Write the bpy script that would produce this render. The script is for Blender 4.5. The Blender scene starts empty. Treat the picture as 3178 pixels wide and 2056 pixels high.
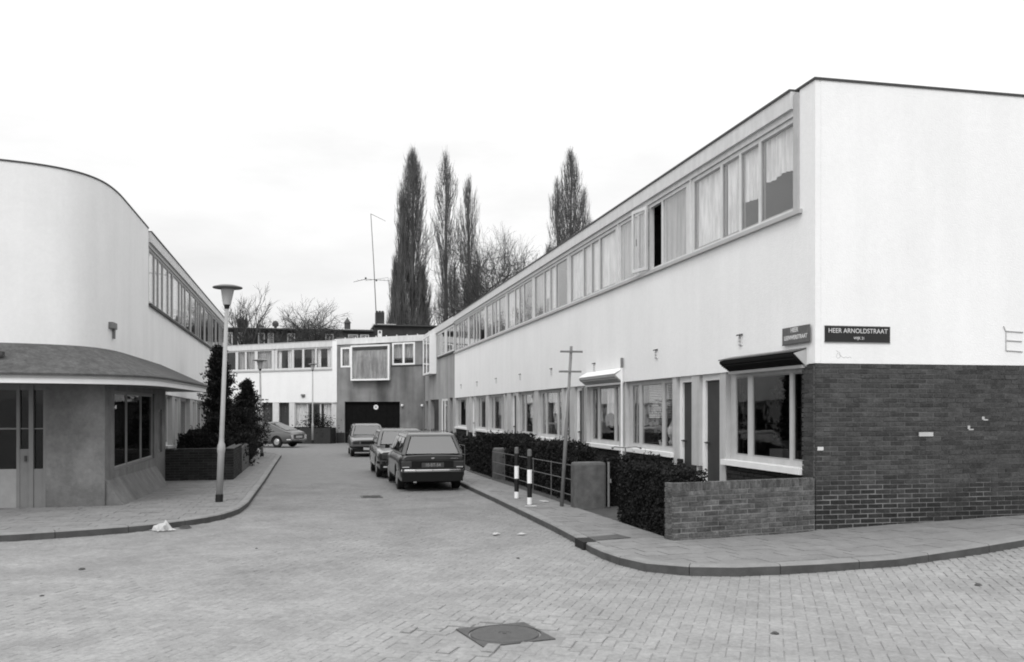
import bpy, bmesh, math, random
import numpy as np
from mathutils import Vector, Matrix
R = math.radians
random.seed(7)
rng = np.random.default_rng(7)
scn = bpy.context.scene
COL = scn.collection

# ------------------------------------------------------------------ camera
YAW = math.atan(623 / 2850.0)
EYE = 1.675
cam_d = bpy.data.cameras.new('camera')
cam = bpy.data.objects.new('camera', cam_d)
COL.objects.link(cam)
cam.location = (0, 0, EYE)
cam.rotation_euler = (R(90), 0, -YAW)
cam_d.sensor_width = 36
cam_d.lens = 2850 / 3178 * 36
cam_d.shift_y = (1265 - 1028) / 3178
cam_d.clip_start = 0.1
cam_d.clip_end = 2000
scn.camera = cam

# ------------------------------------------------------------------ light
SUN_EL, SUN_AZ = 48, 205          # azimuth clockwise from +Y
SUN_STRENGTH = 0.95
ZENITH = 1.8
scn.view_settings.view_transform = 'Standard'
scn.view_settings.look = 'None'
scn.view_settings.exposure = 0.0
scn.view_settings.gamma = 1.0
scn.view_settings.use_curve_mapping = False
try:
    scn.cycles.filter_width = 1.9
except Exception:
    pass

world = bpy.data.worlds.new('World')
scn.world = world
world.use_nodes = True
wn, wl = world.node_tree.nodes, world.node_tree.links
wn.clear()
wout = wn.new('ShaderNodeOutputWorld')
bgA = wn.new('ShaderNodeBackground')
bgB = wn.new('ShaderNodeBackground')
addw = wn.new('ShaderNodeAddShader')
sky = wn.new('ShaderNodeTexSky')
sky.sky_type = 'NISHITA'
sky.sun_disc = False
sky.sun_elevation = R(SUN_EL)
sky.sun_rotation = R(SUN_AZ)
sky.dust_density = 4.0
bw = wn.new('ShaderNodeRGBToBW')
wl.new(sky.outputs[0], bw.inputs[0])
wl.new(bw.outputs[0], bgA.inputs['Color'])
bgA.inputs['Strength'].default_value = 0.05
# overcast layer: brighter towards the zenith, with soft uneven cloud
tc = wn.new('ShaderNodeTexCoord')
sep = wn.new('ShaderNodeSeparateXYZ')
wl.new(tc.outputs['Generated'], sep.inputs[0])
grad = wn.new('ShaderNodeMapRange')
grad.inputs['From Min'].default_value = 0.0
grad.inputs['From Max'].default_value = 1.0
grad.inputs['To Min'].default_value = ZENITH * 0.33
grad.inputs['To Max'].default_value = ZENITH
wl.new(sep.outputs['Z'], grad.inputs['Value'])
mp = wn.new('ShaderNodeMapping')
mp.inputs['Scale'].default_value = (1.0, 1.0, 3.2)
wl.new(tc.outputs['Generated'], mp.inputs[0])
nz = wn.new('ShaderNodeTexNoise')
nz.inputs['Scale'].default_value = 4.0
nz.inputs['Detail'].default_value = 6.0
nz.inputs['Roughness'].default_value = 0.55
wl.new(mp.outputs[0], nz.inputs['Vector'])
cr = wn.new('ShaderNodeMapRange')
cr.inputs['From Min'].default_value = 0.3
cr.inputs['From Max'].default_value = 0.7
cr.inputs['To Min'].default_value = 0.9
cr.inputs['To Max'].default_value = 1.12
wl.new(nz.outputs[0], cr.inputs['Value'])
mul = wn.new('ShaderNodeMath')
mul.operation = 'MULTIPLY'
wl.new(grad.outputs[0], mul.inputs[0])
wl.new(cr.outputs[0], mul.inputs[1])
wl.new(mul.outputs[0], bgB.inputs['Color'])
bgB.inputs['Strength'].default_value = 1.0
wl.new(bgA.outputs[0], addw.inputs[0])
wl.new(bgB.outputs[0], addw.inputs[1])
wl.new(addw.outputs[0], wout.inputs[0])

sun_d = bpy.data.lights.new('sun', 'SUN')
sun_d.energy = SUN_STRENGTH
sun_d.angle = R(16)
sun_d.color = (1, 1, 1)
sun = bpy.data.objects.new('sun', sun_d)
COL.objects.link(sun)
sd = Vector((math.sin(R(SUN_AZ)) * math.cos(R(SUN_EL)), math.cos(R(SUN_AZ)) * math.cos(R(SUN_EL)), math.sin(R(SUN_EL))))
sun.rotation_euler = sd.to_track_quat('Z', 'Y').to_euler()
sun.location = (0, -10, 30)

# ------------------------------------------------------------------ ground heights
def G(x, y):
    z = -.0133 * y if y < 25 else -.3325 - .0063 * (min(y, 70) - 25)
    if x > 6.5:
        z += .048 * min(x - 6.5, 8) * max(0, min(1, (14 - y) / 3))
    return z
def RO(x, y):
    return G(x, y) + .006 * (math.sin(1.3 * x + .7 * y) + math.sin(.9 * y - 1.1 * x + 2))
cy_, sy_ = math.cos(YAW), math.sin(YAW)
def proj(x, y, z):
    Z = x * sy_ + y * cy_
    if Z < .1: return (-9999, -9999)
    X = x * cy_ - y * sy_
    return (1589 + 2850 * X / Z, 1265 - 2850 * (z - EYE) / Z)

# ------------------------------------------------------------------ materials
MATS = {}
def mat(name, v, rough=.85, var=.12, scale=6., bump=.0, bscale=60., rnd=None, rndamp=.3, spec=.3,
        stretch=(1, 1, 1), metallic=0., streak=0., streakscale=3., zdark=None, coat=0., grain=0., gscale=28., ydark=None):
    if name in MATS: return MATS[name]
    m = bpy.data.materials.new(name); m.use_nodes = True
    n, l = m.node_tree.nodes, m.node_tree.links
    p = n['Principled BSDF']
    p.inputs['Roughness'].default_value = rough
    p.inputs['Specular IOR Level'].default_value = spec
    p.inputs['Metallic'].default_value = metallic
    p.inputs['Coat Weight'].default_value = coat
    p.inputs['Coat Roughness'].default_value = .08
    geo = n.new('ShaderNodeNewGeometry')
    mpn = n.new('ShaderNodeMapping'); mpn.inputs['Scale'].default_value = stretch
    l.new(geo.outputs['Position'], mpn.inputs[0])
    t = n.new('ShaderNodeTexNoise'); t.inputs['Scale'].default_value = scale
    t.inputs['Detail'].default_value = 7; t.inputs['Roughness'].default_value = .6
    l.new(mpn.outputs[0], t.inputs['Vector'])
    mr = n.new('ShaderNodeMapRange')
    mr.inputs['From Min'].default_value = .25; mr.inputs['From Max'].default_value = .75
    mr.inputs['To Min'].default_value = 1 - var; mr.inputs['To Max'].default_value = 1 + var
    l.new(t.outputs[0], mr.inputs['Value'])
    cur = mr.outputs[0]
    def times(a, b):
        q = n.new('ShaderNodeMath'); q.operation = 'MULTIPLY'
        l.new(a, q.inputs[0])
        if isinstance(b, float): q.inputs[1].default_value = b
        else: l.new(b, q.inputs[1])
        return q.outputs[0]
    if rnd:
        if rnd == 'obj':
            oi = n.new('ShaderNodeObjectInfo'); src = oi.outputs['Random']
        else:
            at = n.new('ShaderNodeAttribute'); at.attribute_name = 'rnd'; src = at.outputs['Fac']
        r2 = n.new('ShaderNodeMapRange')
        r2.inputs['To Min'].default_value = 1 - rndamp; r2.inputs['To Max'].default_value = 1 + rndamp
        l.new(src, r2.inputs['Value']); cur = times(cur, r2.outputs[0])
    if ydark:  # darkens the base colour along y, with a noisy transition
        y0_, y1_, kd = ydark
        sy = n.new('ShaderNodeSeparateXYZ'); l.new(geo.outputs['Position'], sy.inputs[0])
        ty = n.new('ShaderNodeTexNoise'); ty.inputs['Scale'].default_value = .35; ty.inputs['Detail'].default_value = 5
        l.new(geo.outputs['Position'], ty.inputs['Vector'])
        ay = n.new('ShaderNodeMath'); ay.operation = 'MULTIPLY_ADD'
        l.new(ty.outputs[0], ay.inputs[0]); ay.inputs[1].default_value = 12.0; l.new(sy.outputs['Y'], ay.inputs[2])
        ry = n.new('ShaderNodeMapRange'); ry.inputs['From Min'].default_value = y0_ + 6; ry.inputs['From Max'].default_value = y1_ + 6
        ry.inputs['To Min'].default_value = 1.0; ry.inputs['To Max'].default_value = kd
        l.new(ay.outputs[0], ry.inputs['Value']); cur = times(cur, ry.outputs[0])
    if grain > 0:
        t5 = n.new('ShaderNodeTexNoise'); t5.inputs['Scale'].default_value = gscale; t5.inputs['Detail'].default_value = 5; t5.inputs['Roughness'].default_value = .75
        l.new(geo.outputs['Position'], t5.inputs['Vector'])
        r5 = n.new('ShaderNodeMapRange'); r5.inputs['From Min'].default_value = .3; r5.inputs['From Max'].default_value = .7
        r5.inputs['To Min'].default_value = 1 - grain; r5.inputs['To Max'].default_value = 1 + grain
        l.new(t5.outputs[0], r5.inputs['Value']); cur = times(cur, r5.outputs[0])
    if streak > 0:
        m2 = n.new('ShaderNodeMapping'); m2.inputs['Scale'].default_value = (streakscale, streakscale, streakscale * .12)
        l.new(geo.outputs['Position'], m2.inputs[0])
        t2 = n.new('ShaderNodeTexNoise'); t2.inputs['Scale'].default_value = 1.0; t2.inputs['Detail'].default_value = 6
        l.new(m2.outputs[0], t2.inputs['Vector'])
        r3 = n.new('ShaderNodeMapRange'); r3.inputs['From Min'].default_value = .38; r3.inputs['From Max'].default_value = .62
        r3.inputs['To Min'].default_value = 1 - streak; r3.inputs['To Max'].default_value = 1.0
        l.new(t2.outputs[0], r3.inputs['Value']); cur = times(cur, r3.outputs[0])
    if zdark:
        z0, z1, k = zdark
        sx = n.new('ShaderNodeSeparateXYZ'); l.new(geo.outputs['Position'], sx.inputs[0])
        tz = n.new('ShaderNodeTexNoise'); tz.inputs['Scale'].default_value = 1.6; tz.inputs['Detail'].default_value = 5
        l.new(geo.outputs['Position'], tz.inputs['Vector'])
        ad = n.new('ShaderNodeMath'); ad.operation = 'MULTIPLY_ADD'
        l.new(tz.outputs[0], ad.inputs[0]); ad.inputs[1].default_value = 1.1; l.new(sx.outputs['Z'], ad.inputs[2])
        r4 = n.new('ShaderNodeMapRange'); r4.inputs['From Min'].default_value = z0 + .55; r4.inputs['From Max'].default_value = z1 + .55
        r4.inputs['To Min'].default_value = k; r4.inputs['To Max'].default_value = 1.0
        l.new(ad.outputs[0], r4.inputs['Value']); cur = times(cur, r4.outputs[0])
    cur = times(cur, float(v))
    l.new(cur, p.inputs['Base Color'])
    if bump > 0:
        tb = n.new('ShaderNodeTexNoise'); tb.inputs['Scale'].default_value = bscale; tb.inputs['Detail'].default_value = 4
        l.new(geo.outputs['Position'], tb.inputs['Vector'])
        b = n.new('ShaderNodeBump'); b.inputs['Strength'].default_value = bump; b.inputs['Distance'].default_value = .01
        l.new(tb.outputs[0], b.inputs['Height']); l.new(b.outputs[0], p.inputs['Normal'])
    MATS[name] = m
    return m

def glass_mat(name, dark=1.0, ior=1.6, rough=.0):
    if name in MATS: return MATS[name]
    m = bpy.data.materials.new(name); m.use_nodes = True
    n, l = m.node_tree.nodes, m.node_tree.links
    n.clear()
    o = n.new('ShaderNodeOutputMaterial'); mx = n.new('ShaderNodeMixShader')
    tr = n.new('ShaderNodeBsdfTransparent'); tr.inputs[0].default_value = (dark, dark, dark, 1)
    gl = n.new('ShaderNodeBsdfGlossy'); gl.inputs['Roughness'].default_value = rough
    lw = n.new('ShaderNodeLayerWeight'); lw.inputs['Blend'].default_value = .5
    pw = n.new('ShaderNodeMath'); pw.operation = 'POWER'; l.new(lw.outputs['Facing'], pw.inputs[0]); pw.inputs[1].default_value = 4.0
    fr = n.new('ShaderNodeMath'); fr.operation = 'MULTIPLY_ADD'; l.new(pw.outputs[0], fr.inputs[0])
    f0 = ((ior - 1) / (ior + 1)) ** 2; fr.inputs[1].default_value = 1 - f0; fr.inputs[2].default_value = f0
    geo = n.new('ShaderNodeNewGeometry')
    t = n.new('ShaderNodeTexNoise'); t.inputs['Scale'].default_value = 1.7
    l.new(geo.outputs['Position'], t.inputs['Vector'])
    b = n.new('ShaderNodeBump'); b.inputs['Strength'].default_value = .12; b.inputs['Distance'].default_value = .02
    l.new(t.outputs[0], b.inputs['Height']); l.new(b.outputs[0], gl.inputs['Normal'])
    l.new(fr.outputs[0], mx.inputs[0]); l.new(tr.outputs[0], mx.inputs[1]); l.new(gl.outputs[0], mx.inputs[2])
    l.new(mx.outputs[0], o.inputs[0])
    MATS[name] = m
    return m

M_PLASTER = mat('white_plaster', .77, var=.03, scale=1.3, bump=.45, bscale=45, streak=.045, streakscale=2.0, grain=.03, gscale=12)
M_PLASTER_R = mat('white_plaster_row', .80, var=.03, scale=1.0, bump=.45, bscale=45, streak=.035, streakscale=2.4, grain=.03, gscale=12)
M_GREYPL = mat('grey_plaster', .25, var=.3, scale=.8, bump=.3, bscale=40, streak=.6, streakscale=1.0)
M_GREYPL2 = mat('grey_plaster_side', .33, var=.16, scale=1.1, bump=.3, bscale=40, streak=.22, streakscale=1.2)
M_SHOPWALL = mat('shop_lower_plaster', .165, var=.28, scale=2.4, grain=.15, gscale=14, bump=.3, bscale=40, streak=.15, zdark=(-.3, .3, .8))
M_FRAME = mat('window_frame_paint', .62, rough=.5, var=.08, scale=5, streak=.08, streakscale=8)
M_FRAMEP = mat('shaded_frame_paint', .47, rough=.55, var=.08, scale=5, streak=.1, streakscale=6)  # frame paint with the ground floor's shade mixed into its colour
M_SASH = mat('sash_grey_paint', .30, rough=.6, var=.1)  # darker grey that outlines each sash
M_CURTB = mat('bright_curtain', .86, rough=.95, var=.04, scale=4)
M_FRAMEG = mat('grey_frame_paint', .40, rough=.5, var=.08, scale=5)
M_FRAMED = mat('shop_frame_paint', .17, rough=.5, var=.08, scale=5)
M_WHITEP = mat('white_gloss_paint', .8, rough=.4, var=.05, scale=5)
M_DARK = mat('dark_trim', .05, rough=.6, var=.2)
M_ROOF = mat('roof_felt', .10, rough=.95, var=.25, scale=3)
M_DOOR = mat('dark_door_paint', .04, rough=.6, var=.15, scale=4)
M_GARAGE = mat('garage_door_paint', .010, rough=.95, var=.2, spec=.03)
M_ROOM = mat('interior_wall', .22, rough=.95, var=.2, scale=1.5)
M_CURT = mat('net_curtain', .84, rough=.95, var=.06, scale=4, streak=.3, streakscale=16)  # vertical streaks paint fold shading and translucency into the colour
M_CURTG = mat('grey_curtain', .42, rough=.95, var=.12, scale=4, streak=.4, streakscale=7)  # streaks paint pleat shading into the grey
M_GLASS = glass_mat('window_glass', .98, 1.55)
M_GLASSD = glass_mat('shop_glass', .55, 1.45)
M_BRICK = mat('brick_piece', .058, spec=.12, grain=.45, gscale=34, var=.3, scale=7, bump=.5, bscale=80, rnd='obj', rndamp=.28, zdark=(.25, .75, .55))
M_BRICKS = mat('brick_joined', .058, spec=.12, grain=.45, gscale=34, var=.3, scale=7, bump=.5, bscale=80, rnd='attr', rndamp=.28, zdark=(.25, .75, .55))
M_BRICKD = mat('dark_brick_piece', .032, spec=.1, var=.2, scale=9, bump=.4, bscale=80, rnd='obj', rndamp=.3)
M_BRICKDS = mat('dark_brick_joined', .032, spec=.1, var=.2, scale=9, bump=.4, bscale=80, rnd='attr', rndamp=.3)
M_GBRICK = mat('garden_brick_piece', .085, grain=.5, gscale=32, var=.55, scale=10, bump=.5, bscale=80, rnd='obj', rndamp=.35)
M_MORTAR = mat('mortar', .085, var=.5, scale=2.6, bump=.4, bscale=90, zdark=(.3, .85, 2.1))
M_MORTARD = mat('dark_mortar', .07, var=.3, scale=4)
M_ROADB = mat('road_brick_piece', .25, ydark=(7, 19, .66), grain=.22, gscale=20, var=.2, scale=1.1, bump=.35, bscale=70, rnd='obj', rndamp=.07, spec=.2)
M_ROADS = mat('road_brick_joined', .25, ydark=(7, 19, .66), grain=.22, gscale=20, var=.2, scale=1.1, bump=.35, bscale=70, rnd='attr', rndamp=.07, spec=.2)
M_SAND = mat('joint_sand', .21, ydark=(7, 19, .66), var=.3, scale=1.3)
M_GROUND = mat('ground_far', .22, var=.15, scale=1.2)
M_ROADF = mat('road_far', .16, grain=.12, gscale=6, var=.12, scale=2.2)
M_TILE = mat('paving_tile_piece', .18, grain=.14, gscale=18, var=.14, scale=2.5, bump=.2, rnd='obj', rndamp=.06)
M_TILES = mat('paving_tile_joined', .18, grain=.14, gscale=18, var=.14, scale=2.5, bump=.2, rnd='attr', rndamp=.06)
M_KERBF = mat('kerb_face_shade_dirt', .07, var=.3, scale=5, bump=.3)  # dirt plus the shade of upright kerb faces, painted into the colour
M_KERB = mat('kerb_concrete', .2, var=.2, scale=4, bump=.3, rnd='obj', rndamp=.06)
M_CONC = mat('rough_concrete', .10, var=.35, scale=7, bump=.6, bscale=60, streak=.2)
M_SOIL = mat('garden_soil', .06, var=.3)
M_IRON = mat('cast_iron', .075, rough=.6, var=.2, scale=14, bump=.5, bscale=90, metallic=.2)
M_METAL = mat('galvanised_pipe', .17, rough=.6, var=.15)
M_RAIL = mat('rail_steel', .10, rough=.5, var=.2)
M_LAMPP = mat('lamp_pole_paint', .33, rough=.5, var=.08)
M_LAMPG = mat('lamp_shade_glass', .42, rough=.35, var=.03)
M_LAMPH = mat('lamp_hat_metal', .12, rough=.5, var=.1)
M_LEAF = mat('hedge_leaf', .014, rough=.75, var=.4, scale=5, rnd='attr', rndamp=.55, spec=.15)
M_LEAFC = mat('conifer_leaf', .02, rough=.8, var=.35, scale=3, rnd='attr', rndamp=.55, spec=.12)
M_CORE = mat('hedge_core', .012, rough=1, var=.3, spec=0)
M_BARK = mat('bark', .06, rough=.9, var=.25, scale=8, rnd='attr', rndamp=.4)
M_BARKP = mat('poplar_twigs', .11, rough=.9, var=.35, scale=.7, rnd='attr', rndamp=.5)
M_BLACK = mat('black_paint', .012, rough=.45, var=.1)
M_CAP = mat('worn_cap', .12, rough=.7, var=.3)
M_SIGN = mat('enamel_sign', .02, rough=.3, var=.1)
M_SIGNW = mat('weathered_sign', .10, rough=.5, var=.3, scale=14)
M_LETTER = mat('sign_lettering', .62, rough=.4, var=.05)
M_PAPER = mat('paper_litter', .42, rough=.9, var=.06)
M_TYRE = mat('tyre_rubber', .014, rough=.85, var=.1)
M_CHROME = mat('chrome', .75, rough=.18, var=.05, metallic=1.)
M_RIM = mat('hub_cap', .5, rough=.3, var=.05, metallic=.8)
M_TRIM = mat('car_black_trim', .010, rough=.8, spec=.15, var=.1)
M_LIGHTD = mat('dark_lamp_lens', .03, rough=.2, var=.1, spec=.6)
M_LIGHTW = mat('clear_lamp_lens', .45, rough=.15, var=.1, spec=.6)
M_CARG = glass_mat('car_glass', .4, 2.5)

# ------------------------------------------------------------------ mesh helper
def link(o, parent=None):
    COL.objects.link(o)
    if parent is not None:
        o.parent = parent
    return o
def root_loc(o):
    while o.parent is not None: o = o.parent
    return Vector(o.location)
def tag(o, label=None, cat=None, group=None, kind=None):
    if label: o['label'] = label
    if cat: o['category'] = cat
    if group: o['group'] = group
    if kind: o['kind'] = kind
    return o
def thing(name, loc, label, cat, group=None):
    o = bpy.data.objects.new(name, None)
    o.empty_display_size = .3
    o.location = loc
    link(o)
    return tag(o, label, cat, group)

class MB:
    def __init__(s, tf=None):
        s.v = []; s.f = []; s.r = []; s.tf = tf
    def add(s, vs, fs, r=None):
        b = len(s.v); s.v += [tuple(p) for p in vs]
        r = random.random() if r is None else r
        for f in fs:
            s.f.append(tuple(i + b for i in f)); s.r.append(r)
        return s
    def hexa(s, p, r=None):
        return s.add(p, [(0, 3, 2, 1), (4, 5, 6, 7), (0, 1, 5, 4), (1, 2, 6, 5), (2, 3, 7, 6), (3, 0, 4, 7)], r)
    def box(s, x0, x1, y0, y1, z0, z1, r=None):
        return s.hexa([(x0, y0, z0), (x1, y0, z0), (x1, y1, z0), (x0, y1, z0), (x0, y0, z1), (x1, y0, z1), (x1, y1, z1), (x0, y1, z1)], r)
    def prism(s, poly, z0, z1, r=None):
        n = len(poly)
        vs = [(x, y, z0(x, y) if callable(z0) else z0) for x, y in poly] + [(x, y, z1(x, y) if callable(z1) else z1) for x, y in poly]
        fs = [tuple(range(n - 1, -1, -1)), tuple(range(n, 2 * n))] + [(i, (i + 1) % n, n + (i + 1) % n, n + i) for i in range(n)]
        return s.add(vs, fs, r)
    def tube(s, a, b, r0, r1=None, seg=8, cap=True, r=None):
        r1 = r0 if r1 is None else r1
        a, b = Vector(a), Vector(b); d = (b - a)
        if d.length < 1e-6: return s
        q = d.to_track_quat('Z', 'Y')
        vs = []
        for c, rr in ((a, r0), (b, r1)):
            for i in range(seg):
                t = 2 * math.pi * i / seg
                vs.append(c + q @ Vector((math.cos(t) * rr, math.sin(t) * rr, 0)))
        fs = [(i, (i + 1) % seg, seg + (i + 1) % seg, seg + i) for i in range(seg)]
        if cap: fs += [tuple(range(seg - 1, -1, -1)), tuple(range(seg, 2 * seg))]
        return s.add(vs, fs, r)
    def path(s, pts, r, seg=6):
        for a, b in zip(pts[:-1], pts[1:]): s.tube(a, b, r, r, seg)
        return s
    def lathe(s, c, prof, seg=20, r=None):
        vs = []
        for rr, z in prof:
            for i in range(seg):
                t = 2 * math.pi * i / seg
                vs.append((c[0] + rr * math.cos(t), c[1] + rr * math.sin(t), c[2] + z))
        fs = []
        for k in range(len(prof) - 1):
            for i in range(seg):
                j = (i + 1) % seg
                fs.append((k * seg + i, k * seg + j, (k + 1) * seg + j, (k + 1) * seg + i))
        fs.append(tuple(range(seg - 1, -1, -1))); fs.append(tuple((len(prof) - 1) * seg + i for i in range(seg)))
        return s.add(vs, fs, r)
    def build(s, name, m, parent=None, recalc=True, smooth=False, bevel=0, attr=False, kind=None, label=None):
        me = bpy.data.meshes.new(name)
        o0 = root_loc(parent) if parent is not None else Vector((0, 0, 0))
        vs = s.v if s.tf is None else [s.tf(*p) for p in s.v]
        me.from_pydata([(x - o0.x, y - o0.y, z - o0.z) for x, y, z in vs], [], s.f)
        if attr:
            at = me.attributes.new('rnd', 'FLOAT', 'FACE')
            at.data.foreach_set('value', s.r)
        if recalc:
            bm = bmesh.new(); bm.from_mesh(me)
            bmesh.ops.recalc_face_normals(bm, faces=bm.faces)
            bm.to_mesh(me); bm.free()
        me.materials.append(m)
        if smooth: me.polygons.foreach_set('use_smooth', [True] * len(me.polygons))
        o = bpy.data.objects.new(name, me)
        link(o, parent)
        if bevel:
            b = o.modifiers.new('bevel', 'BEVEL'); b.width = bevel; b.segments = 2; b.limit_method = 'ANGLE'
        if kind: o['kind'] = kind
        if label: o['label'] = label
        return o

class Facade:
    """local axes: u along the wall, n outward, z up"""
    def __init__(s, P, u, n, tf=None):
        s.P, s.u, s.n, s.tfz = P, u, n, tf
    def pt(s, u, n, z):
        x = s.P[0] + u * s.u[0] + n * s.n[0]; y = s.P[1] + u * s.u[1] + n * s.n[1]
        if s.tfz: z = s.tfz(u, z)
        return (x, y, z)
    def box(s, mb, u0, u1, n0, n1, z0, z1, r=None):
        return mb.hexa([s.pt(u0, n0, z0), s.pt(u1, n0, z0), s.pt(u1, n1, z0), s.pt(u0, n1, z0),
                        s.pt(u0, n0, z1), s.pt(u1, n0, z1), s.pt(u1, n1, z1), s.pt(u0, n1, z1)], r)
FR = Facade((6.85, 0), (0, 1), (-1, 0), lambda u, z: z - .0045 * (u - 11.9) * max(0, min(1, z / 2.2)) + (0 if z > .5 else (G(6.85, u) + .16) * 0))
FL = Facade((-3.85, 0), (0, 1), (1, 0), lambda u, z: z - .0133 * (u - 23.5))
AL = R(15)
def endz(d, z): return z - .045 * d * max(0, min(1.1, (z - 2) / 4))
FE = Facade((6.85, 57), (-math.cos(AL), math.sin(AL)), (-math.sin(AL), -math.cos(AL)), endz)
FG = Facade((0, 11.58), (1, 0), (0, -1))
FS = Facade((0, 18.05), (1, 0), (0, -1))

def simple(F, name, m, parent, u0, u1, n0, n1, z0, z1, **k):
    mb = MB(); F.box(mb, u0, u1, n0, n1, z0, z1); return mb.build(name, m, parent, **k)

def curtain(F, parent, u0, u1, z0, z1, n, m, folds=.09, amp=.028, wavy=0, name='curtain'):
    mb = MB(); k = max(6, int((u1 - u0) / folds * 4)); vs = []
    ph = random.random() * 6
    for i in range(k + 1):
        u = u0 + (u1 - u0) * i / k
        a = n + amp * math.sin(ph + (u - u0) / folds * math.pi + 1.3 * math.sin(u * 5 + ph))
        dz = wavy * .5 * math.sin(u * 9 + ph) if wavy else 0
        vs.append(F.pt(u, a, z0 + dz)); vs.append(F.pt(u, a, z1))
    mb.add(vs, [(2 * i, 2 * i + 2, 2 * i + 3, 2 * i + 1) for i in range(k)])
    return mb.build(name, m, parent, recalc=False, smooth=True)

def window(F, parent, u0, u1, z0, z1, panes, n=-.03, fm=None, fw=.06, gm=None, curt=(), sub=True, depth=.06, name='window', split=.05):
    """panes: list of (ua, ub) glass openings in absolute u. the window object is its frame mesh; panes and curtains are sub-parts"""
    fm = fm or M_FRAME; gm = gm or M_GLASS
    mb = MB()
    F.box(mb, u0, u1, n - depth, n, z0, z0 + fw)
    F.box(mb, u0, u1, n - depth, n, z1 - fw, z1)
    edges = [u0] + [e for p in panes for e in p] + [u1]
    for i in range(0, len(edges), 2):
        if edges[i + 1] - edges[i] > .004:
            F.box(mb, edges[i], edges[i + 1], n - depth, n, z0 + fw, z1 - fw)
    w = mb.build(name, fm, parent)
    for a, b in panes:
        # glazing bead and pane
        if split:
            mb = MB(); t = .022
            F.box(mb, a + .002, b - .002, n - depth * .8, n - .008, z0 + fw, z0 + fw + t)
            F.box(mb, a + .002, b - .002, n - depth * .8, n - .012, z1 - fw - t, z1 - fw)
            F.box(mb, a + .001, a + t, n - depth * .8, n - .012, z0 + fw + t, z1 - fw - t)
            F.box(mb, b - t, b - .001, n - depth * .8, n - .012, z0 + fw + t, z1 - fw - t)
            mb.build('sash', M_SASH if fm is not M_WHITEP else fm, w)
        mb = MB(); F.box(mb, a + .001, b - .001, n - depth * .3 - .004, n - depth * .3, z0 + fw, z1 - fw)
        mb.build('pane', gm, w)
    for c in curt:
        curtain(F, w, *c)
    return w

# ------------------------------------------------------------------ brick walls
BW_MESH = {}
def brick_mesh(l, h, d, key):
    k = (round(l, 3), round(h, 3), round(d, 3), key)
    if k in BW_MESH: return BW_MESH[k]
    me = bpy.data.meshes.new('brick')
    bm = bmesh.new(); bmesh.ops.create_cube(bm, size=1)
    for v in bm.verts: v.co = Vector((v.co.x * l, v.co.y * d, v.co.z * h))
    bmesh.ops.bevel(bm, geom=list(bm.edges), offset=.004, segments=1, affect='EDGES')
    bm.to_mesh(me); bm.free()
    BW_MESH[k] = me
    return me
def brick_wall(F, parent, u0, u1, z0f, z1, m_obj, m_joined, limit=300, course=.068, pitch=.235, gap=.012, proud=.0, rowlock=False, seedk=1, d=.06, nin=0.):
    """z0f(u) is the ground line; bricks are centred d/2 behind the face"""
    rr = random.Random(seedk)
    lst = []
    top = z1 - (.11 if rowlock else 0)
    nrow = int((top - min(z0f(u0), z0f(u1)) + .1) / course) + 1
    for r in range(nrow):
        zc = top - (r + .5) * course
        off = (pitch / 2 if r % 2 else 0)
        u = u0 - off
        while u < u1:
            a, b = max(u0, u), min(u1, u + pitch)
            u += pitch
            if b - a < .04: continue
            if zc + course / 2 < z0f((a + b) / 2) - .02: continue
            lst.append(((a + b) / 2, zc, b - a - gap, course - gap))
    if rowlock:
        u = u0
        while u < u1 - .03:
            lst.append((u + .03, z1 - .055, .052, .104)); u += .064
    def dist(t):
        p = F.pt(t[0], 0, t[1]); x, y = proj(*p)
        return (p[0] ** 2 + p[1] ** 2 + (p[2] - EYE) ** 2) + (1e6 if not (0 <= x <= 3178 and 0 <= y <= 2056) else 0)
    lst.sort(key=dist)
    o0 = root_loc(parent)
    ang = math.atan2(F.u[1], F.u[0])
    for t in lst[:limit]:
        o = bpy.data.objects.new('brick', brick_mesh(t[2], t[3], d, m_obj.name))
        if not o.data.materials: o.data.materials.append(m_obj)
        p = Vector(F.pt(t[0] , -d / 2 + nin + rr.uniform(-.0045, .0045), t[1])) - o0
        o.location = p; o.rotation_euler = (rr.uniform(-.006, .006), rr.uniform(-.008, .008), ang + rr.uniform(-.006, .006))
        link(o, parent)
    rest = lst[limit:]
    if rest:
        mb = MB()
        for t in rest:
            j = rr.uniform(-.0045, .0045)
            F.box(mb, t[0] - t[2] / 2, t[0] + t[2] / 2, -d + nin, nin + j, t[1] - t[3] / 2, t[1] + t[3] / 2)
        mb.build('brickwork', m_joined, parent, attr=True, recalc=False, kind='stuff')

# ------------------------------------------------------------------ polygon clipping
def clip_convex(poly, quad):
    out = poly
    n = len(quad)
    for i in range(n):
        ax, ay = quad[i]; bx, by = quad[(i + 1) % n]
        inp = out; out = []
        if not inp: break
        for j in range(len(inp)):
            p, q = inp[j], inp[(j + 1) % len(inp)]
            dp = (bx - ax) * (p[1] - ay) - (by - ay) * (p[0] - ax)
            dq = (bx - ax) * (q[1] - ay) - (by - ay) * (q[0] - ax)
            if dp >= 0: out.append(p)
            if (dp >= 0) != (dq >= 0):
                t = dp / (dp - dq)
                out.append((p[0] + t * (q[0] - p[0]), p[1] + t * (q[1] - p[1])))
    return out
def area(p):
    return .5 * sum(p[i][0] * p[(i + 1) % len(p)][1] - p[(i + 1) % len(p)][0] * p[i][1] for i in range(len(p)))
def inside(poly, x, y):
    c = False; n = len(poly); j = n - 1
    for i in range(n):
        xi, yi = poly[i]; xj, yj = poly[j]
        if (yi > y) != (yj > y) and x < (xj - xi) * (y - yi) / (yj - yi) + xi: c = not c
        j = i
    return c
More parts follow.
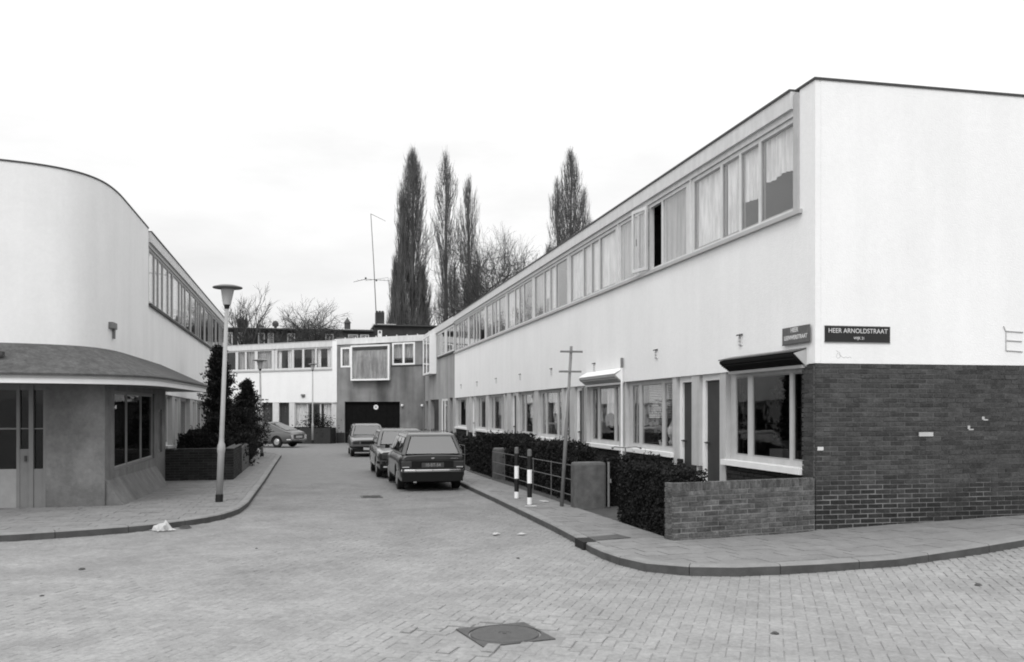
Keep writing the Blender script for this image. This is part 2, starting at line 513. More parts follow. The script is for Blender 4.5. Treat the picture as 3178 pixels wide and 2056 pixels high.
def cleanp(p):
    out = []
    for q in p:
        if not out or abs(q[0] - out[-1][0]) + abs(q[1] - out[-1][1]) > 1e-4: out.append(q)
    if len(out) > 1 and abs(out[0][0] - out[-1][0]) + abs(out[0][1] - out[-1][1]) < 1e-4: out.pop()
    return out
def grid_clip(region, cell, ang=0., gap=0., stagger=False, org=(0, 0)):
    c, s = math.cos(ang), math.sin(ang)
    loc = [((x - org[0]) * c + (y - org[1]) * s, -(x - org[0]) * s + (y - org[1]) * c) for x, y in region]
    if area(loc) < 0: loc = loc[::-1]
    x0, x1 = min(p[0] for p in loc), max(p[0] for p in loc)
    y0, y1 = min(p[1] for p in loc), max(p[1] for p in loc)
    res = []
    for j in range(math.floor(y0 / cell), math.ceil(y1 / cell)):
        off = cell / 2 if (stagger and j % 2) else 0
        for i in range(math.floor((x0 - off) / cell), math.ceil((x1 - off) / cell)):
            a, b = i * cell + off + gap / 2, (i + 1) * cell + off - gap / 2
            e, f = j * cell + gap / 2, (j + 1) * cell - gap / 2
            q = cleanp(clip_convex(loc, [(a, e), (b, e), (b, f), (a, f)]))
            if len(q) >= 3 and area(q) > .002:
                res.append([(org[0] + x * c - y * s, org[1] + x * s + y * c) for x, y in q])
    return res

# ================================================================== SETTING: ground, road, pavements
def structure(o): o['kind'] = 'structure'; return o
mb = MB()
xs = [-400, -120, -40, -16, -8, 0, 6.5, 8, 10, 12, 14.5, 30, 120, 400]
ys = [-300, -60, -10, 0, 5, 11, 12, 13, 14, 18, 25, 40, 55, 70, 90, 200, 800]
vs = [(x, y, (G(x, y) if abs(x) < 20 else G(14.5 if x > 0 else 0, y)) - .09) for y in ys for x in xs]
mb.add(vs, [(j * len(xs) + i, j * len(xs) + i + 1, (j + 1) * len(xs) + i + 1, (j + 1) * len(xs) + i) for j in range(len(ys) - 1) for i in range(len(xs) - 1)])
structure(mb.build('ground', M_GROUND, recalc=False))

RK = [(3.62, 58), (3.66, 40), (3.68, 22.67), (3.62, 18.0), (3.53, 13.3), (3.46, 11.72), (3.4, 11.0), (3.4, 10.42), (3.46, 9.9), (3.6, 9.5), (3.9, 9.22), (4.4, 9.05), (5.2, 9.02), (6.4, 9.16), (7.6, 9.40), (8.9, 9.72), (11.5, 10.35), (14.5, 11.1)]
LK = [(-14.5, 13.55), (-8, 13.6), (-5.6, 13.7), (-4.2, 13.92), (-3.32, 14.25), (-2.6, 14.62), (-2.1, 15.05), (-1.7, 15.62), (-1.42, 16.25), (-1.26, 17.1), (-1.19, 18.4), (-1.2, 21.2), (-1.24, 35.4), (-1.24, 40.2), (-1.4, 41.4), (-1.9, 42.3), (-2.8, 42.8), (-6.5, 43.1), (-9.5, 43.2)]
def resample(pts, step):
    out = [pts[0]]; acc = 0
    for a, b in zip(pts[:-1], pts[1:]):
        L = math.dist(a, b); t = step - acc
        while t < L:
            out.append((a[0] + (b[0] - a[0]) * t / L, a[1] + (b[1] - a[1]) * t / L)); t += step
        acc = (acc + L) % step
    out.append(pts[-1]); return out
def offset(pts, d):
    out = []
    for i, p in enumerate(pts):
        a = pts[max(0, i - 1)]; b = pts[min(len(pts) - 1, i + 1)]
        L = math.dist(a, b) or 1
        out.append((p[0] - (b[1] - a[1]) / L * d, p[1] + (b[0] - a[0]) / L * d))
    return out
KH = .105
def kerb(parent, pts, side):
    pp = resample(pts, .5)
    inner = offset(pp, side * .14); lip = offset(pp, side * .02)
    for i in range(0, len(pp) - 1, 2):
        mb = MB(); idx = list(range(i, min(i + 3, len(pp))))
        g = .008
        for a, b in zip(idx[:-1], idx[1:]):
            ta = g if a == idx[0] else 0; tb = g if b == idx[-1] else 0
            def lerp(P, t): return (P[a][0] + (P[b][0] - P[a][0]) * t, P[a][1] + (P[b][1] - P[a][1]) * t)
            O = [lerp(pp, ta), lerp(pp, 1 - tb)]; I = [lerp(inner, ta), lerp(inner, 1 - tb)]; L = [lerp(lip, ta), lerp(lip, 1 - tb)]
            sect = []
            for k in (0, 1):
                zz = G(*O[k])
                sect.append([(O[k][0], O[k][1], zz - .1), (O[k][0], O[k][1], zz + KH - .018), (L[k][0], L[k][1], zz + KH + .002), (I[k][0], I[k][1], zz + KH + .002), (I[k][0], I[k][1], zz - .1)])
            v = sect[0] + sect[1]
            mb.add(v, [(j, (j + 1) % 5, 5 + (j + 1) % 5, 5 + j) for j in range(5)] + [(4, 3, 2, 1, 0), (5, 6, 7, 8, 9)])
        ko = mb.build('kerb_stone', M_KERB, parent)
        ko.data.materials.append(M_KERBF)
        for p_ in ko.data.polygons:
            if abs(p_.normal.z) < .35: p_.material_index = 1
def pavement(name, kpts, side, region_rest, ang, org, limit=300):
    inner = offset(resample(kpts, .5), side * .146)
    region = inner + region_rest
    mb = MB()
    for q in grid_clip(region, 1.0):
        mb.prism(q, lambda x, y: G(x, y) - .1, lambda x, y: G(x, y) + KH - .03)
    base = structure(mb.build(name, M_SAND, recalc=False))
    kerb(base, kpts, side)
    tiles = grid_clip(region, .3, ang, .008, True, org)
    def key(q):
        cx, cyy = sum(p[0] for p in q) / len(q), sum(p[1] for p in q) / len(q)
        u, v = proj(cx, cyy, G(cx, cyy) + .1)
        return cx * cx + cyy * cyy + (0 if 0 <= u <= 3178 and v < 2060 else 1e6)
    tiles.sort(key=key)
    rest = MB()
    for i, q in enumerate(tiles):
        h = random.uniform(-.002, .003); tx, ty = random.uniform(-.006, .006), random.uniform(-.006, .006)
        cx, cyy = q[0]
        top = lambda x, y: G(x, y) + KH + h + tx * (x - cx) + ty * (y - cyy)
        if i < limit:
            t = MB(); t.prism(q, lambda x, y: G(x, y) + KH - .04, top); t.build('paving_tile', M_TILE, base, recalc=False)
        else:
            rest.prism(q, lambda x, y: G(x, y) + KH - .04, top)
    rest.build('tile_paving', M_TILES, base, recalc=False, attr=True, kind='stuff')
    return base
rest_r = [(14.5, 11.6), (6.87, 11.6), (6.8, 11.54), (4.6, 11.12), (4.6, 58)]
pav_r = pavement('pavement', RK, 1, rest_r, R(8), (6.85, 11.58))
rest_l = [(-9.5, 46), (-3.9, 46), (-3.87, 31.6), (-2.05, 31.5), (-2.05, 25.2), (-3.72, 25.2), (-3.72, 18.08), (-14.5, 18.08)]
pav_l = pavement('pavement', LK, 1, rest_l, R(0), (-3.72, 18.08))

# road: sanded bed, herringbone clinkers
MHC = (1.47, 6.99); MHA = R(11); MHS = .295
def in_manhole(x, y, m=0.):
    dx, dy = x - MHC[0], y - MHC[1]
    a = dx * math.cos(MHA) + dy * math.sin(MHA); b = -dx * math.sin(MHA) + dy * math.cos(MHA)
    return abs(a) < MHS + m and abs(b) < MHS + m
mb = MB()
gx = [(-15 + i * .5) for i in range(60)]; gy = [1 + 23.9 * j / 59 for j in range(60)]
vs = [(x, y, RO(x, y) - .0058) for y in gy for x in gx]
mb.add(vs, [(j * 60 + i, j * 60 + i + 1, (j + 1) * 60 + i + 1, (j + 1) * 60 + i) for j in range(59) for i in range(59)])
road = structure(mb.build('road', M_SAND, recalc=False))
mb = MB()
fy = [24.85, 27, 30, 35, 40, 45, 50, 55, 60, 66]
fx = [-16, -8, -1, 4, 12]
mb.add([(x, y, G(x, y) - (.012 if y < 24.9 else .004)) for y in fy for x in fx], [(j * 5 + i, j * 5 + i + 1, (j + 1) * 5 + i + 1, (j + 1) * 5 + i) for j in range(9) for i in range(4)])
structure(mb.build('road', M_ROADF, recalc=False))
HA = R(90 - 28)                        # direction of the courses
hc, hs = math.cos(HA), math.sin(HA)
kerbpoly = RK + [(14.5, 40), (3.6, 60)]
lkpoly = LK + [(-9.5, 60), (-14.5, 60)]
bl = []
w = .1
for j in range(-160, 330):
    for i in range(-260, 260):
        k = (i - j) % 4
        if k == 0: a, b, e, f = i, i + 2, j, j + 1
        elif k == 3: a, b, e, f = i, i + 1, j, j + 2
        else: continue
        cx, cyy = (a + b) / 2 * w, (e + f) / 2 * w
        x, y = cx * hc - cyy * hs, cx * hs + cyy * hc
        if y < 5.2 or y > 24.8 or x < -10.5 or x > 12: continue
        if x > 3.75 and y > 9.35 + max(0, x - 4.5) * .22: continue
        if x < -1.35 and y > 18: continue
        if x < -2.6 and y > 15.3: continue
        u, v = proj(x, y, G(x, y))
        if u < -150 or u > 3330 or v > 2140: continue
        if in_manhole(x, y, .03): continue
        bl.append((x, y, (b - a) * w, (f - e) * w, u, v))
bl.sort(key=lambda t: t[0] ** 2 + t[1] ** 2 + (1e5 if not (0 < t[4] < 3178 and t[5] < 2056) else 0))
def road_brick(mb, t):
    x, y, lx, ly = t[:4]
    g = .0018
    dm = math.dist((x, y), MHC)
    rot = HA + random.gauss(0, .012); dz = random.gauss(0, .0011); sx = sy = 0
    if dm < 1.35:
        kk = (1.35 - dm) * 1.1
        rot += random.gauss(0, .05 * kk); dz += random.gauss(0, .005 * kk); sx, sy = random.gauss(0, .007 * kk), random.gauss(0, .007 * kk); g += max(0, random.gauss(.002, .006)) * kk; dz = max(dz, -.003)
    c, s = math.cos(rot), math.sin(rot)
    hx, hy = lx / 2 - g, ly / 2 - g
    tx, ty = random.gauss(0, .009), random.gauss(0, .009)
    vs = []
    for (p, q, zz) in [(-hx, -hy, -.03), (hx, -hy, -.03), (hx, hy, -.03), (-hx, hy, -.03), (-hx, -hy, -.004), (hx, -hy, -.004), (hx, hy, -.004), (-hx, hy, -.004)]:
        vs.append((x + sx + p * c - q * s, y + sy + p * s + q * c, RO(x, y) + dz + zz + p * tx + q * ty))
    b = .005
    for (p, q) in [(-hx + b, -hy + b), (hx - b, -hy + b), (hx - b, hy - b), (-hx + b, hy - b)]:
        vs.append((x + sx + p * c - q * s, y + sy + p * s + q * c, RO(x, y) + dz + p * tx + q * ty))
    mb.add(vs, [(0, 1, 5, 4), (1, 2, 6, 5), (2, 3, 7, 6), (3, 0, 4, 7), (4, 5, 9, 8), (5, 6, 10, 9), (6, 7, 11, 10), (7, 4, 8, 11), (8, 9, 10, 11)])
for t in bl[:300]:
    mb = MB(); road_brick(mb, t); mb.build('paving_brick', M_ROADB, road, recalc=False)
mb = MB()
for t in bl[300:]: road_brick(mb, t)
mb.build('brick_paving', M_ROADS, road, recalc=False, attr=True, kind='stuff')

# garden soil strips
mb = MB()
mb.prism([(4.6, 11.2), (6.87, 11.6), (6.87, 57), (4.6, 57)], lambda x, y: G(x, y) - .05, lambda x, y: G(x, y) + .06)
mb.build('garden_bed', M_SOIL, recalc=False)['kind'] = 'structure'
mb = MB()
mb.prism([(-3.87, 25.2), (-2.05, 25.2), (-2.05, 44), (-3.87, 44)], lambda x, y: G(x, y) - .05, lambda x, y: G(x, y) + .06)
mb.build('garden_bed', M_SOIL, recalc=False)['kind'] = 'structure'

# manhole
t = thing('manhole', (MHC[0], MHC[1], RO(*MHC)), 'round iron manhole cover in square iron frame among loosened road bricks', 'manhole cover')
c, s = math.cos(MHA), math.sin(MHA)
def mq(a, b): return (MHC[0] + a * c - b * s, MHC[1] + a * s + b * c)
mb = MB(); zz = RO(*MHC)
N = 40
ringo = []
for i in range(N):
    th = 2 * math.pi * i / N
    k = MHS / max(abs(math.cos(th)), abs(math.sin(th)))
    ringo.append(mq(k * math.cos(th), k * math.sin(th)))
ringi = [mq(.284 * math.cos(2 * math.pi * i / N), .284 * math.sin(2 * math.pi * i / N)) for i in range(N)]
vs = [(x, y, zz + .004) for x, y in ringo] + [(x, y, zz + .004) for x, y in ringi] + [(x, y, zz - .03) for x, y in ringi] + [(x, y, zz - .03) for x, y in ringo]
mb.add(vs, [(i, (i + 1) % N, N + (i + 1) % N, N + i) for i in range(N)] + [(N + i, N + (i + 1) % N, 2 * N + (i + 1) % N, 2 * N + i) for i in range(N)] + [((i + 1) % N, i, 3 * N + i, 3 * N + (i + 1) % N) for i in range(N)])
mb.build('frame', M_IRON, t, recalc=False)
mb = MB(); mb.lathe((MHC[0], MHC[1], zz), [(.268, -.02), (.268, .0), (.262, .006), (.05, .012), (.045, .006), (.018, .006), (.014, -.006)], 40)
mb.build('cover', M_IRON, t)
# kerb inlet gully
t = thing('street_gully', (3.5, 11.4, G(3.5, 11.4)), 'dark iron gully inlet set in the kerb at the bend of the right pavement', 'drain')
mb = MB(); z0 = G(3.5, 11.4)
mb.box(3.385, 3.56, 11.22, 11.62, z0 - .02, z0 + KH + .006); mb.build('inlet_box', M_TYRE, t)
mb = MB(); mb.prism([(3.57, 11.32), (4.12, 11.50), (4.05, 11.86), (3.57, 11.66)], z0 + KH - .02, lambda x, y: G(x, y) + KH + .009)
mb.build('cover_plate', M_IRON, t)
t = thing('street_drain', (1.28, 20.1, G(1.28, 20.1)), 'small iron drain cover lying flush in the road left of the estate car', 'drain')
mb = MB(); z0 = G(1.28, 20.1) + .016
mb.box(1.05, 1.5, 19.85, 20.3, z0 - .03, z0); mb.build('cover', M_IRON, t)
mb = MB(); [mb.box(1.09, 1.46, 19.9 + k * .09, 19.93 + k * .09, z0, z0 + .008) for k in range(4)]; mb.build('grating', M_IRON, t)

# ================================================================== RIGHT ROW (8 houses)
WIN_R = [(11.93, 14.45), (16.8, 19.53), (19.8, 22.48), (24.91, 27.66), (27.95, 30.5), (32.9, 35.84), (36.15, 38.7), (41.05, 44.2)]
DOOR_R = [(14.69, 15.55), (15.74, 16.6), (22.76, 23.6), (23.8, 24.71), (30.76, 31.62), (31.87, 32.65), (38.94, 39.8), (40.0, 40.85)]
BND = [11.78 + 4.1 * k for k in range(9)]; BND[8] = 44.45
ord_ = ['first', 'second', 'third', 'fourth', 'fifth', 'sixth', 'seventh', 'eighth']
def shell(F, parent, u0, u1, depth, zb, zr, zf, nback=-.32):
    mb = MB(); t = .05
    F.box(mb, u0 + .003, u1 - .003, -depth, -depth + .12, zb, zr)          # back wall
    F.box(mb, u0 + .003, u0 + t, -depth + .121, nback, zb, zr - .001)
    F.box(mb, u1 - t, u1 - .003, -depth + .121, nback, zb, zr - .001)
    F.box(mb, u0 + t, u1 - t, -depth + .121, nback, zf, zf + .18)
    F.box(mb, u0 + t, u1 - t, -depth + .121, nback, zb, zb + .1)
    return mb.build('room_wall', M_ROOM, parent)
GB = lambda u: G(6.85, u) + .04
lab_r = {0: 'brick based corner terraced house with awning box over a dark garden window',
         1: 'terraced house with one upstairs casement swung open, second from the brick corner',
         2: 'terraced house with white awning over its ground floor window, third from the corner',
         3: 'terraced house right behind the crossed pole, fourth from the brick corner',
         4: 'fifth terraced house from the brick corner of the right row',
         5: 'sixth terraced house from the brick corner of the right row',
         6: 'seventh terraced house from the brick corner of the right row',
         7: 'last white terraced house of the right row, beside the grey plastered building'}
def upper_curtains(k, P, z0, z1):
    """curtain specs for the four panes"""
    rr = random.Random(100 + k); out = []
    if k == 0:
        out = [(P[0][0] - .02, P[0][1], z0 + .62, z1, -.105, M_CURT, .07, .018, .04), (P[1][0], P[1][1], z0 + .45, z1, -.105, M_CURT, .06, .018, .03),
               (P[2][0], P[2][1], z0, z1, -.105, M_CURT, .08), (P[3][0], P[3][1], z0, z1, -.105, M_CURT, .1)]
    elif k == 1:
        out = [(P[0][0], P[0][1], z0, z1, -.11, M_CURTG, .3, .004), (P[3][0], P[3][1], z0, z1, -.11, M_CURTG, .3, .004), (P[2][0], P[2][1], z0, z1, -.11, M_CURTG, .2, .004)]
    else:
        for j, p in enumerate(P):
            q = rr.random()
            if q < .62: out.append((p[0], p[1], z0, z1, -.105, M_CURT, rr.choice([.07, .1]), .018))
            elif q < .84: out.append((p[0], p[1], z0 + .45, z1, -.105, M_CURT, .1, .015))
            elif q < .95: out.append((p[0], p[1], z0, z1, -.105, M_CURTG, .12, .015))
    return out
houses_r = []
for k in range(8):
    u0, u1 = BND[k], BND[k + 1]
    base = thing('terraced_house', (6.85, u0, G(6.85, u0) + .1), lab_r[k], 'house', 'white terraced houses of the right hand row')
    houses_r.append(base)
    ext = .13 if k == 0 else 0
    # upper wall band
    mb = MB(); FR.box(mb, u0 + (0 if k else .0), u1, -.24, 0, 2.28, 4.45); mb.build('wall', M_PLASTER_R, base)
    # roof, fascia
    mb = MB(); FR.box(mb, u0, u1, -7, -.06, 6.13, 6.24); mb.build('roof', M_ROOF, base)
    mb = MB(); FR.box(mb, u0 + (.35 if k == 0 else 0), u1, -.06, .07, 6.0, 6.25); mb.build('fascia', M_FRAME, base)
    mb = MB(); FR.box(mb, u0 + (.35 if k == 0 else 0), u1, -.06, .09, 6.25, 6.285); mb.build('roof_edging', M_DARK, base)
    mb = MB(); FR.box(mb, u0 + (.35 if k == 0 else 0), u1, -.2, .015, 5.905, 6.0); mb.build('lintel', M_FRAME, base)
    mb = MB(); FR.box(mb, u0 + (.14 if k == 0 else 0), u1, -.2, .06, 4.45, 4.51); mb.build('window_sill', M_FRAMEG, base)
    shell(FR, base, u0, u1, 6.8, G(6.85, u0), 6.13, 2.3)
    # upper window
    b0 = u0
    P = [(b0 + .25 + (.12 if k == 0 else 0), b0 + 1.42), (b0 + 1.5, b0 + 2.1), (b0 + 2.17, b0 + 2.8), (b0 + 2.88, min(b0 + 3.99, u1 - .1))]
    z0, z1 = 4.51, 5.90
    if k == 1:
        Pg = [P[0], P[2], P[3]]
        mb = MB(); fw = .065
        FR.box(mb, b0 + .02, u1 - .02, -.1, -.02, z0, z0 + fw); FR.box(mb, b0 + .02, u1 - .02, -.1, -.02, z1 - fw, z1)
        ed = [b0 + .02, P[0][0], P[0][1], P[1][0], P[1][1], P[2][0], P[2][1], P[3][0], P[3][1], u1 - .02]
        for i in range(0, 10, 2): FR.box(mb, ed[i], ed[i + 1], -.1, -.02, z0 + fw, z1 - fw)
        w_ = mb.build('window', M_FRAME, base)
        for a, b in Pg:
            m2 = MB(); FR.box(m2, a, b, -.044, -.04, z0 + fw, z1 - fw); m2.build('pane', M_GLASS, w_)
        for c_ in upper_curtains(k, P, z0 + fw, z1 - fw): curtain(FR, w_, *c_)
        # open casement, hinged on the far side, swung out
        h = Vector(FR.pt(P[1][1] + .02, .05, 0)); th = R(171); wd = .62
        d = Vector((-math.sin(th), -math.cos(th), 0)); nrm = Vector((-d.y, d.x, 0)) * .022
        def seg(mb, s0, s1, za, zb_, kk=1.0):
            p = [h + d * s0 - nrm * kk, h + d * s1 - nrm * kk, h + d * s1 + nrm * kk, h + d * s0 + nrm * kk]
            mb.hexa([(q.x, q.y, za) for q in p] + [(q.x, q.y, zb_) for q in p])
        mb = MB(); seg(mb, 0, wd, 4.53, 4.60); seg(mb, 0, wd, 5.78, 5.85); seg(mb, 0, .06, 4.60, 5.78); seg(mb, wd - .06, wd, 4.60, 5.78)
        cas = mb.build('open_casement', M_FRAME, base)
        mb = MB(); seg(mb, .06, wd - .06, 4.60, 5.78, .12); mb.build('pane', M_GLASS, cas)
        mb = MB(); pp = h + d * .5 - nrm * 1.2; mb.tube((pp.x, pp.y, 5.1), (pp.x, pp.y, 5.25), .012); mb.build('handle', M_DARK, cas)
    else:
        window(FR, base, b0 + (.14 if k == 0 else .02), u1 - .02, z0, z1, P, n=-.02, fw=.065, depth=.08, curt=upper_curtains(k, P, z0 + .06, z1 - .06))
    mb = MB()
    if k < 7: FR.box(mb, u1 - .019, u1 + .019, -.09, .012, 4.511, 5.904)
    if mb.v: mb.build('post', M_FRAME, base)
    # ground floor
    wa, wb = WIN_R[k]; da, db = DOOR_R[k]
    lo, hi = (u0 if k else 11.80), u1
    if k % 2 == 0: spans = [(lo, wa), (wb, da), (db, hi)]
    else: spans = [(lo, da), (db, wa), (wb, hi)]
    mb = MB()
    for a, b in spans:
        if b - a > .02 and not (k == 0 and a == lo):
            mb = MB(); FR.box(mb, a, b - .001, -.3, -.02, .62 if b - a > .3 else GB(a), 2.28); mb.build('pier', M_FRAMEP, base)
    # plinth bricks under the window and pier bases
    mb = MB(); FR.box(mb, max(min(wa, wb) - .4, 11.91), wb + .3, -.28, -.06, GB(u0) - .1, .62); mb.build('plinth', M_MORTARD, base)
    brick_wall(FR, base, max(wa - .38, 11.92), wb + .28, lambda u: GB(u), .70, M_BRICKD, M_BRICKDS, limit=(110 if k < 3 else 0), d=.06, seedk=40 + k, nin=-.03)
    mb = MB(); FR.box(mb, wa - (.0 if k == 0 else .06), wb + .06, -.24, .05, .71, .80); mb.build('window_sill', M_WHITEP, base)
    Pn = [(wa + (.2 if k else .06), wa + (.63 if k else .45)), (wa + (.77 if k else .55), wb - .79), (wb - .63, wb - .2)]
    rr = random.Random(k * 3 + 1); cu = []
    zc0, zc1 = .86, 2.2
    if k == 1:
        pass
    elif k == 2: cu = [(Pn[1][0], Pn[1][1], 1.55, zc1, -.30, M_CURT, .06, .015, .05)]
    elif k >= 3:
        cu = [(Pn[1][0], Pn[1][1], rr.uniform(1.3, 1.7), zc1, -.30, M_CURT, .07, .015, .04)]
        if rr.random() < .8: cu.append((Pn[0][0], Pn[0][1], zc0, zc1, -.30, M_CURTG if rr.random() < .5 else M_CURT, .07))
        if rr.random() < .7: cu.append((Pn[2][0], Pn[2][1], zc0, zc1, -.30, M_CURTG, .07))
    gw = window(FR, base, wa, wb, .80, 2.28, Pn, n=-.11, fw=.09, depth=.07, fm=M_FRAMEP, curt=cu, gm=M_GLASSD if k == 0 else M_GLASS)
    if k == 0:
        # leaded glazing bars on the side lights
        mb = MB()
        for a, b in (Pn[0], Pn[2]):
            for q in range(1, 5): FR.box(mb, a, b, -.142, -.137, .89 + q * .26, .898 + q * .26)
            FR.box(mb, (a + b) / 2 - .004, (a + b) / 2 + .004, -.136, -.132, .89, 2.19)
        mb.build('leading', M_RAIL, gw)
    if k == 1:
        mb = MB(); a, b = Pn[0][0], Pn[2][1]
        for q in range(20):
            zz = 2.16 - q * .036
            FR.box(mb, a, Pn[1][1], -.30, -.275, zz, zz + .014)
        mb.build('venetian_blind', M_CURT, gw)
    # door
    mb = MB(); FR.box(mb, da + .07, db - .13, -.17, -.13, GB(da) + .12, 2.16); dd = mb.build('door', M_DOOR if k != 6 else M_FRAMEG, base)
    mb = MB()
    FR.box(mb, da, da + .07, -.2, -.09, GB(da), 2.28); FR.box(mb, db - .13, db, -.2, -.09, GB(da), 2.28); FR.box(mb, da + .07, db - .13, -.2, -.09, 2.17, 2.28)
    mb.build('door_frame', M_WHITEP, base)
    mb = MB(); q = FR.pt(db - .22, -.12, 1.05); mb.tube(q, (q[0] - .05, q[1], q[2]), .02); mb.tube((q[0] - .04, q[1], q[2]), (q[0] - .04, q[1] + .1, q[2]), .012); mb.build('handle', M_DARK, dd)
    mb = MB(); FR.box(mb, da - .02, db + .02, -.45, .12, GB(da) - .08, GB(da) + .12); mb.build('doorstep', M_CONC, base)
# corner house: gable with rendered top and brick base
h0 = houses_r[0]
GX1 = 14.4
mb = MB(); FG.box(mb, 6.935, GX1, -.24, 0.003, 2.29, 6.235); FR.box(mb, 11.779, 12.0, -.08, 0, 4.452, 6.235); mb.build('gable_wall', M_PLASTER_R, h0)
mb = MB(); FR.box(mb, 11.581, 11.778, -.084, -.0, 2.29, 6.235); mb.build('corner_pier', M_PLASTER_R, h0)
mb = MB(); FG.box(mb, 6.83, GX1, -.26, .02, 6.236, 6.268); FR.box(mb, 11.841, 12.1, -.26, .02, 6.237, 6.267); mb.build('roof_edging', M_DARK, h0)
mb = MB(); FR.box(mb, 12.001, 12.131, -.2, .03, 4.51, 6.2); mb.build('end_post', M_FRAMEG, h0)
mb = MB(); FG.box(mb, 6.87, GX1, -.26, -.006, -.4, 2.288); mb.build('gable_backing', M_MORTAR, h0)
mb = MB(); FR.box(mb, 11.60, 11.9, -.26, -.006, -.4, 2.27); mb.build('return_backing', M_MORTAR, h0)
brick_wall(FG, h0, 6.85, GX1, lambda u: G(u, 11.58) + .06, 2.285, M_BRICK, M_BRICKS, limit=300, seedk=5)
FRb = Facade((6.85, 11.58), (0, 1), (-1, 0))
brick_wall(FRb, h0, .06, .36, lambda u: -.1, 2.28, M_BRICK, M_BRICKS, limit=0, seedk=6)
mb = MB(); mb.box(13.2, 14.39, 11.9, 26, -.2, 6.2); mb.build('rear_wall', M_PLASTER_R, h0)

# awnings
def awning(u0, u1, label, m_top, m_under, mfr, zt):
    t = thing('awning', FR.pt((u0 + u1) / 2, 0, 2.4), label, 'awning')
    pr = [(0.0, zt), (.20, 2.455), (.21, 2.43), (.20, 2.40), (.03, 2.285), (0.0, 2.285)]
    pr = [(n + .004, z) for n, z in pr]
    mb = MB(); n = len(pr)
    vs = [FR.pt(u0, a, b) for a, b in pr] + [FR.pt(u1, a, b) for a, b in pr]
    mb.add(vs, [tuple(range(n)), tuple(range(2 * n - 1, n - 1, -1))] + [(i, n + i, n + (i + 1) % n, (i + 1) % n) for i in range(n)])
    mb.build('awning_box', m_under, t)
    mb = MB(); mb.hexa([FR.pt(u0 - .02, .004, zt + .004), FR.pt(u1 + .02, .004, zt + .004), FR.pt(u1 + .02, .225, 2.458), FR.pt(u0 - .02, .225, 2.458), FR.pt(u0 - .02, .004, zt + .022), FR.pt(u1 + .02, .004, zt + .022), FR.pt(u1 + .02, .225, 2.474), FR.pt(u0 - .02, .225, 2.474)]); mb.build('top_board', m_top, t)
    for q in range(5):
        a = .035 + q * .033; zz = 2.283 + q * .0212
        mb = MB(); FR.box(mb, u0 + .01, u1 - .01, a, a + .012, zz - .008, zz + .008); mb.build('slat', m_under, t)
    mb = MB(); FR.box(mb, u0 + .01, u1 - .01, .0, .05, 2.235, 2.28); mb.build('rail', mfr, t)
    for e in (u0 - .025, u1 + .005):
        mb = MB(); v6 = [FR.pt(e, 0, zt), FR.pt(e, .20, 2.44), FR.pt(e, 0, 2.25), FR.pt(e + .02, 0, zt), FR.pt(e + .02, .20, 2.44), FR.pt(e + .02, 0, 2.25)]
        mb.add(v6, [(0, 1, 2), (5, 4, 3), (0, 3, 4, 1), (1, 4, 5, 2), (2, 5, 3, 0)]); mb.build('bracket', mfr, t)
awning(11.83, 14.2, 'dark slatted awning box over the garden window of the brick corner house', M_SIGNW, M_TRIM, M_FRAMEG, 2.50)
awning(19.62, 22.4, 'white topped awning box over the window behind the crossed pole', M_WHITEP, M_FRAMEG, M_WHITEP, 2.58)
# wall vents
for i, yy in enumerate([13.83, 17.57, 21.75, 25.9, 30.0, 34.1, 38.2, 42.4]):
    z = 2.86 if i != 2 else 2.8
    t = thing('wall_vent', FR.pt(yy, 0, z - .1), 'small vent hood on the white wall above the ground floor, %s from the brick corner' % ord_[i], 'vent', 'vent hoods along the white wall')
    mb = MB(); p = [FR.pt(yy - .06, .0, z), FR.pt(yy + .07, .0, z), FR.pt(yy + .07, .06, z - .01), FR.pt(yy - .06, .06, z - .01), FR.pt(yy - .05, 0, z + .025), FR.pt(yy + .06, 0, z + .025), FR.pt(yy + .06, .06, z + .01), FR.pt(yy - .05, .06, z + .01)]
    mb.hexa(p); mb.build('hood', M_DARK, t)
    mb = MB(); FR.box(mb, yy - .04, yy + .05, .001, .02, z - .17, z); mb.build('vent_body', M_FRAME, t)
    for q in range(3):
        mb = MB(); FR.box(mb, yy - .035, yy + .045, .02, .03, z - .16 + q * .055, z - .145 + q * .055); mb.build('slat', M_FRAMEG, t)
# drain pipes
t = thing('drain_pipe', FR.pt(23.1, 0, 0), 'thin downpipe bending under the white wall between door and awning window', 'pipe')
mb = MB(); mb.path([FR.pt(22.66, .02, 2.26), FR.pt(22.60, .05, 2.2), FR.pt(22.58, .06, 2.0), FR.pt(22.58, .06, 0.0)], .028, 8); mb.build('pipe', M_METAL, t)
t = thing('drain_pipe', FR.pt(19.6, 0, 0), 'white downpipe beside the near end of the white awning', 'pipe')
mb = MB(); mb.path([FR.pt(19.58, .05, 2.72), FR.pt(19.58, .05, 0.2)], .026, 8); mb.build('pipe', M_WHITEP, t)
mb = MB(); mb.tube(FR.pt(19.58, .05, 2.6), FR.pt(19.58, .05, 2.82), .034, .034, 8); mb.build('cowl', M_METAL, t)

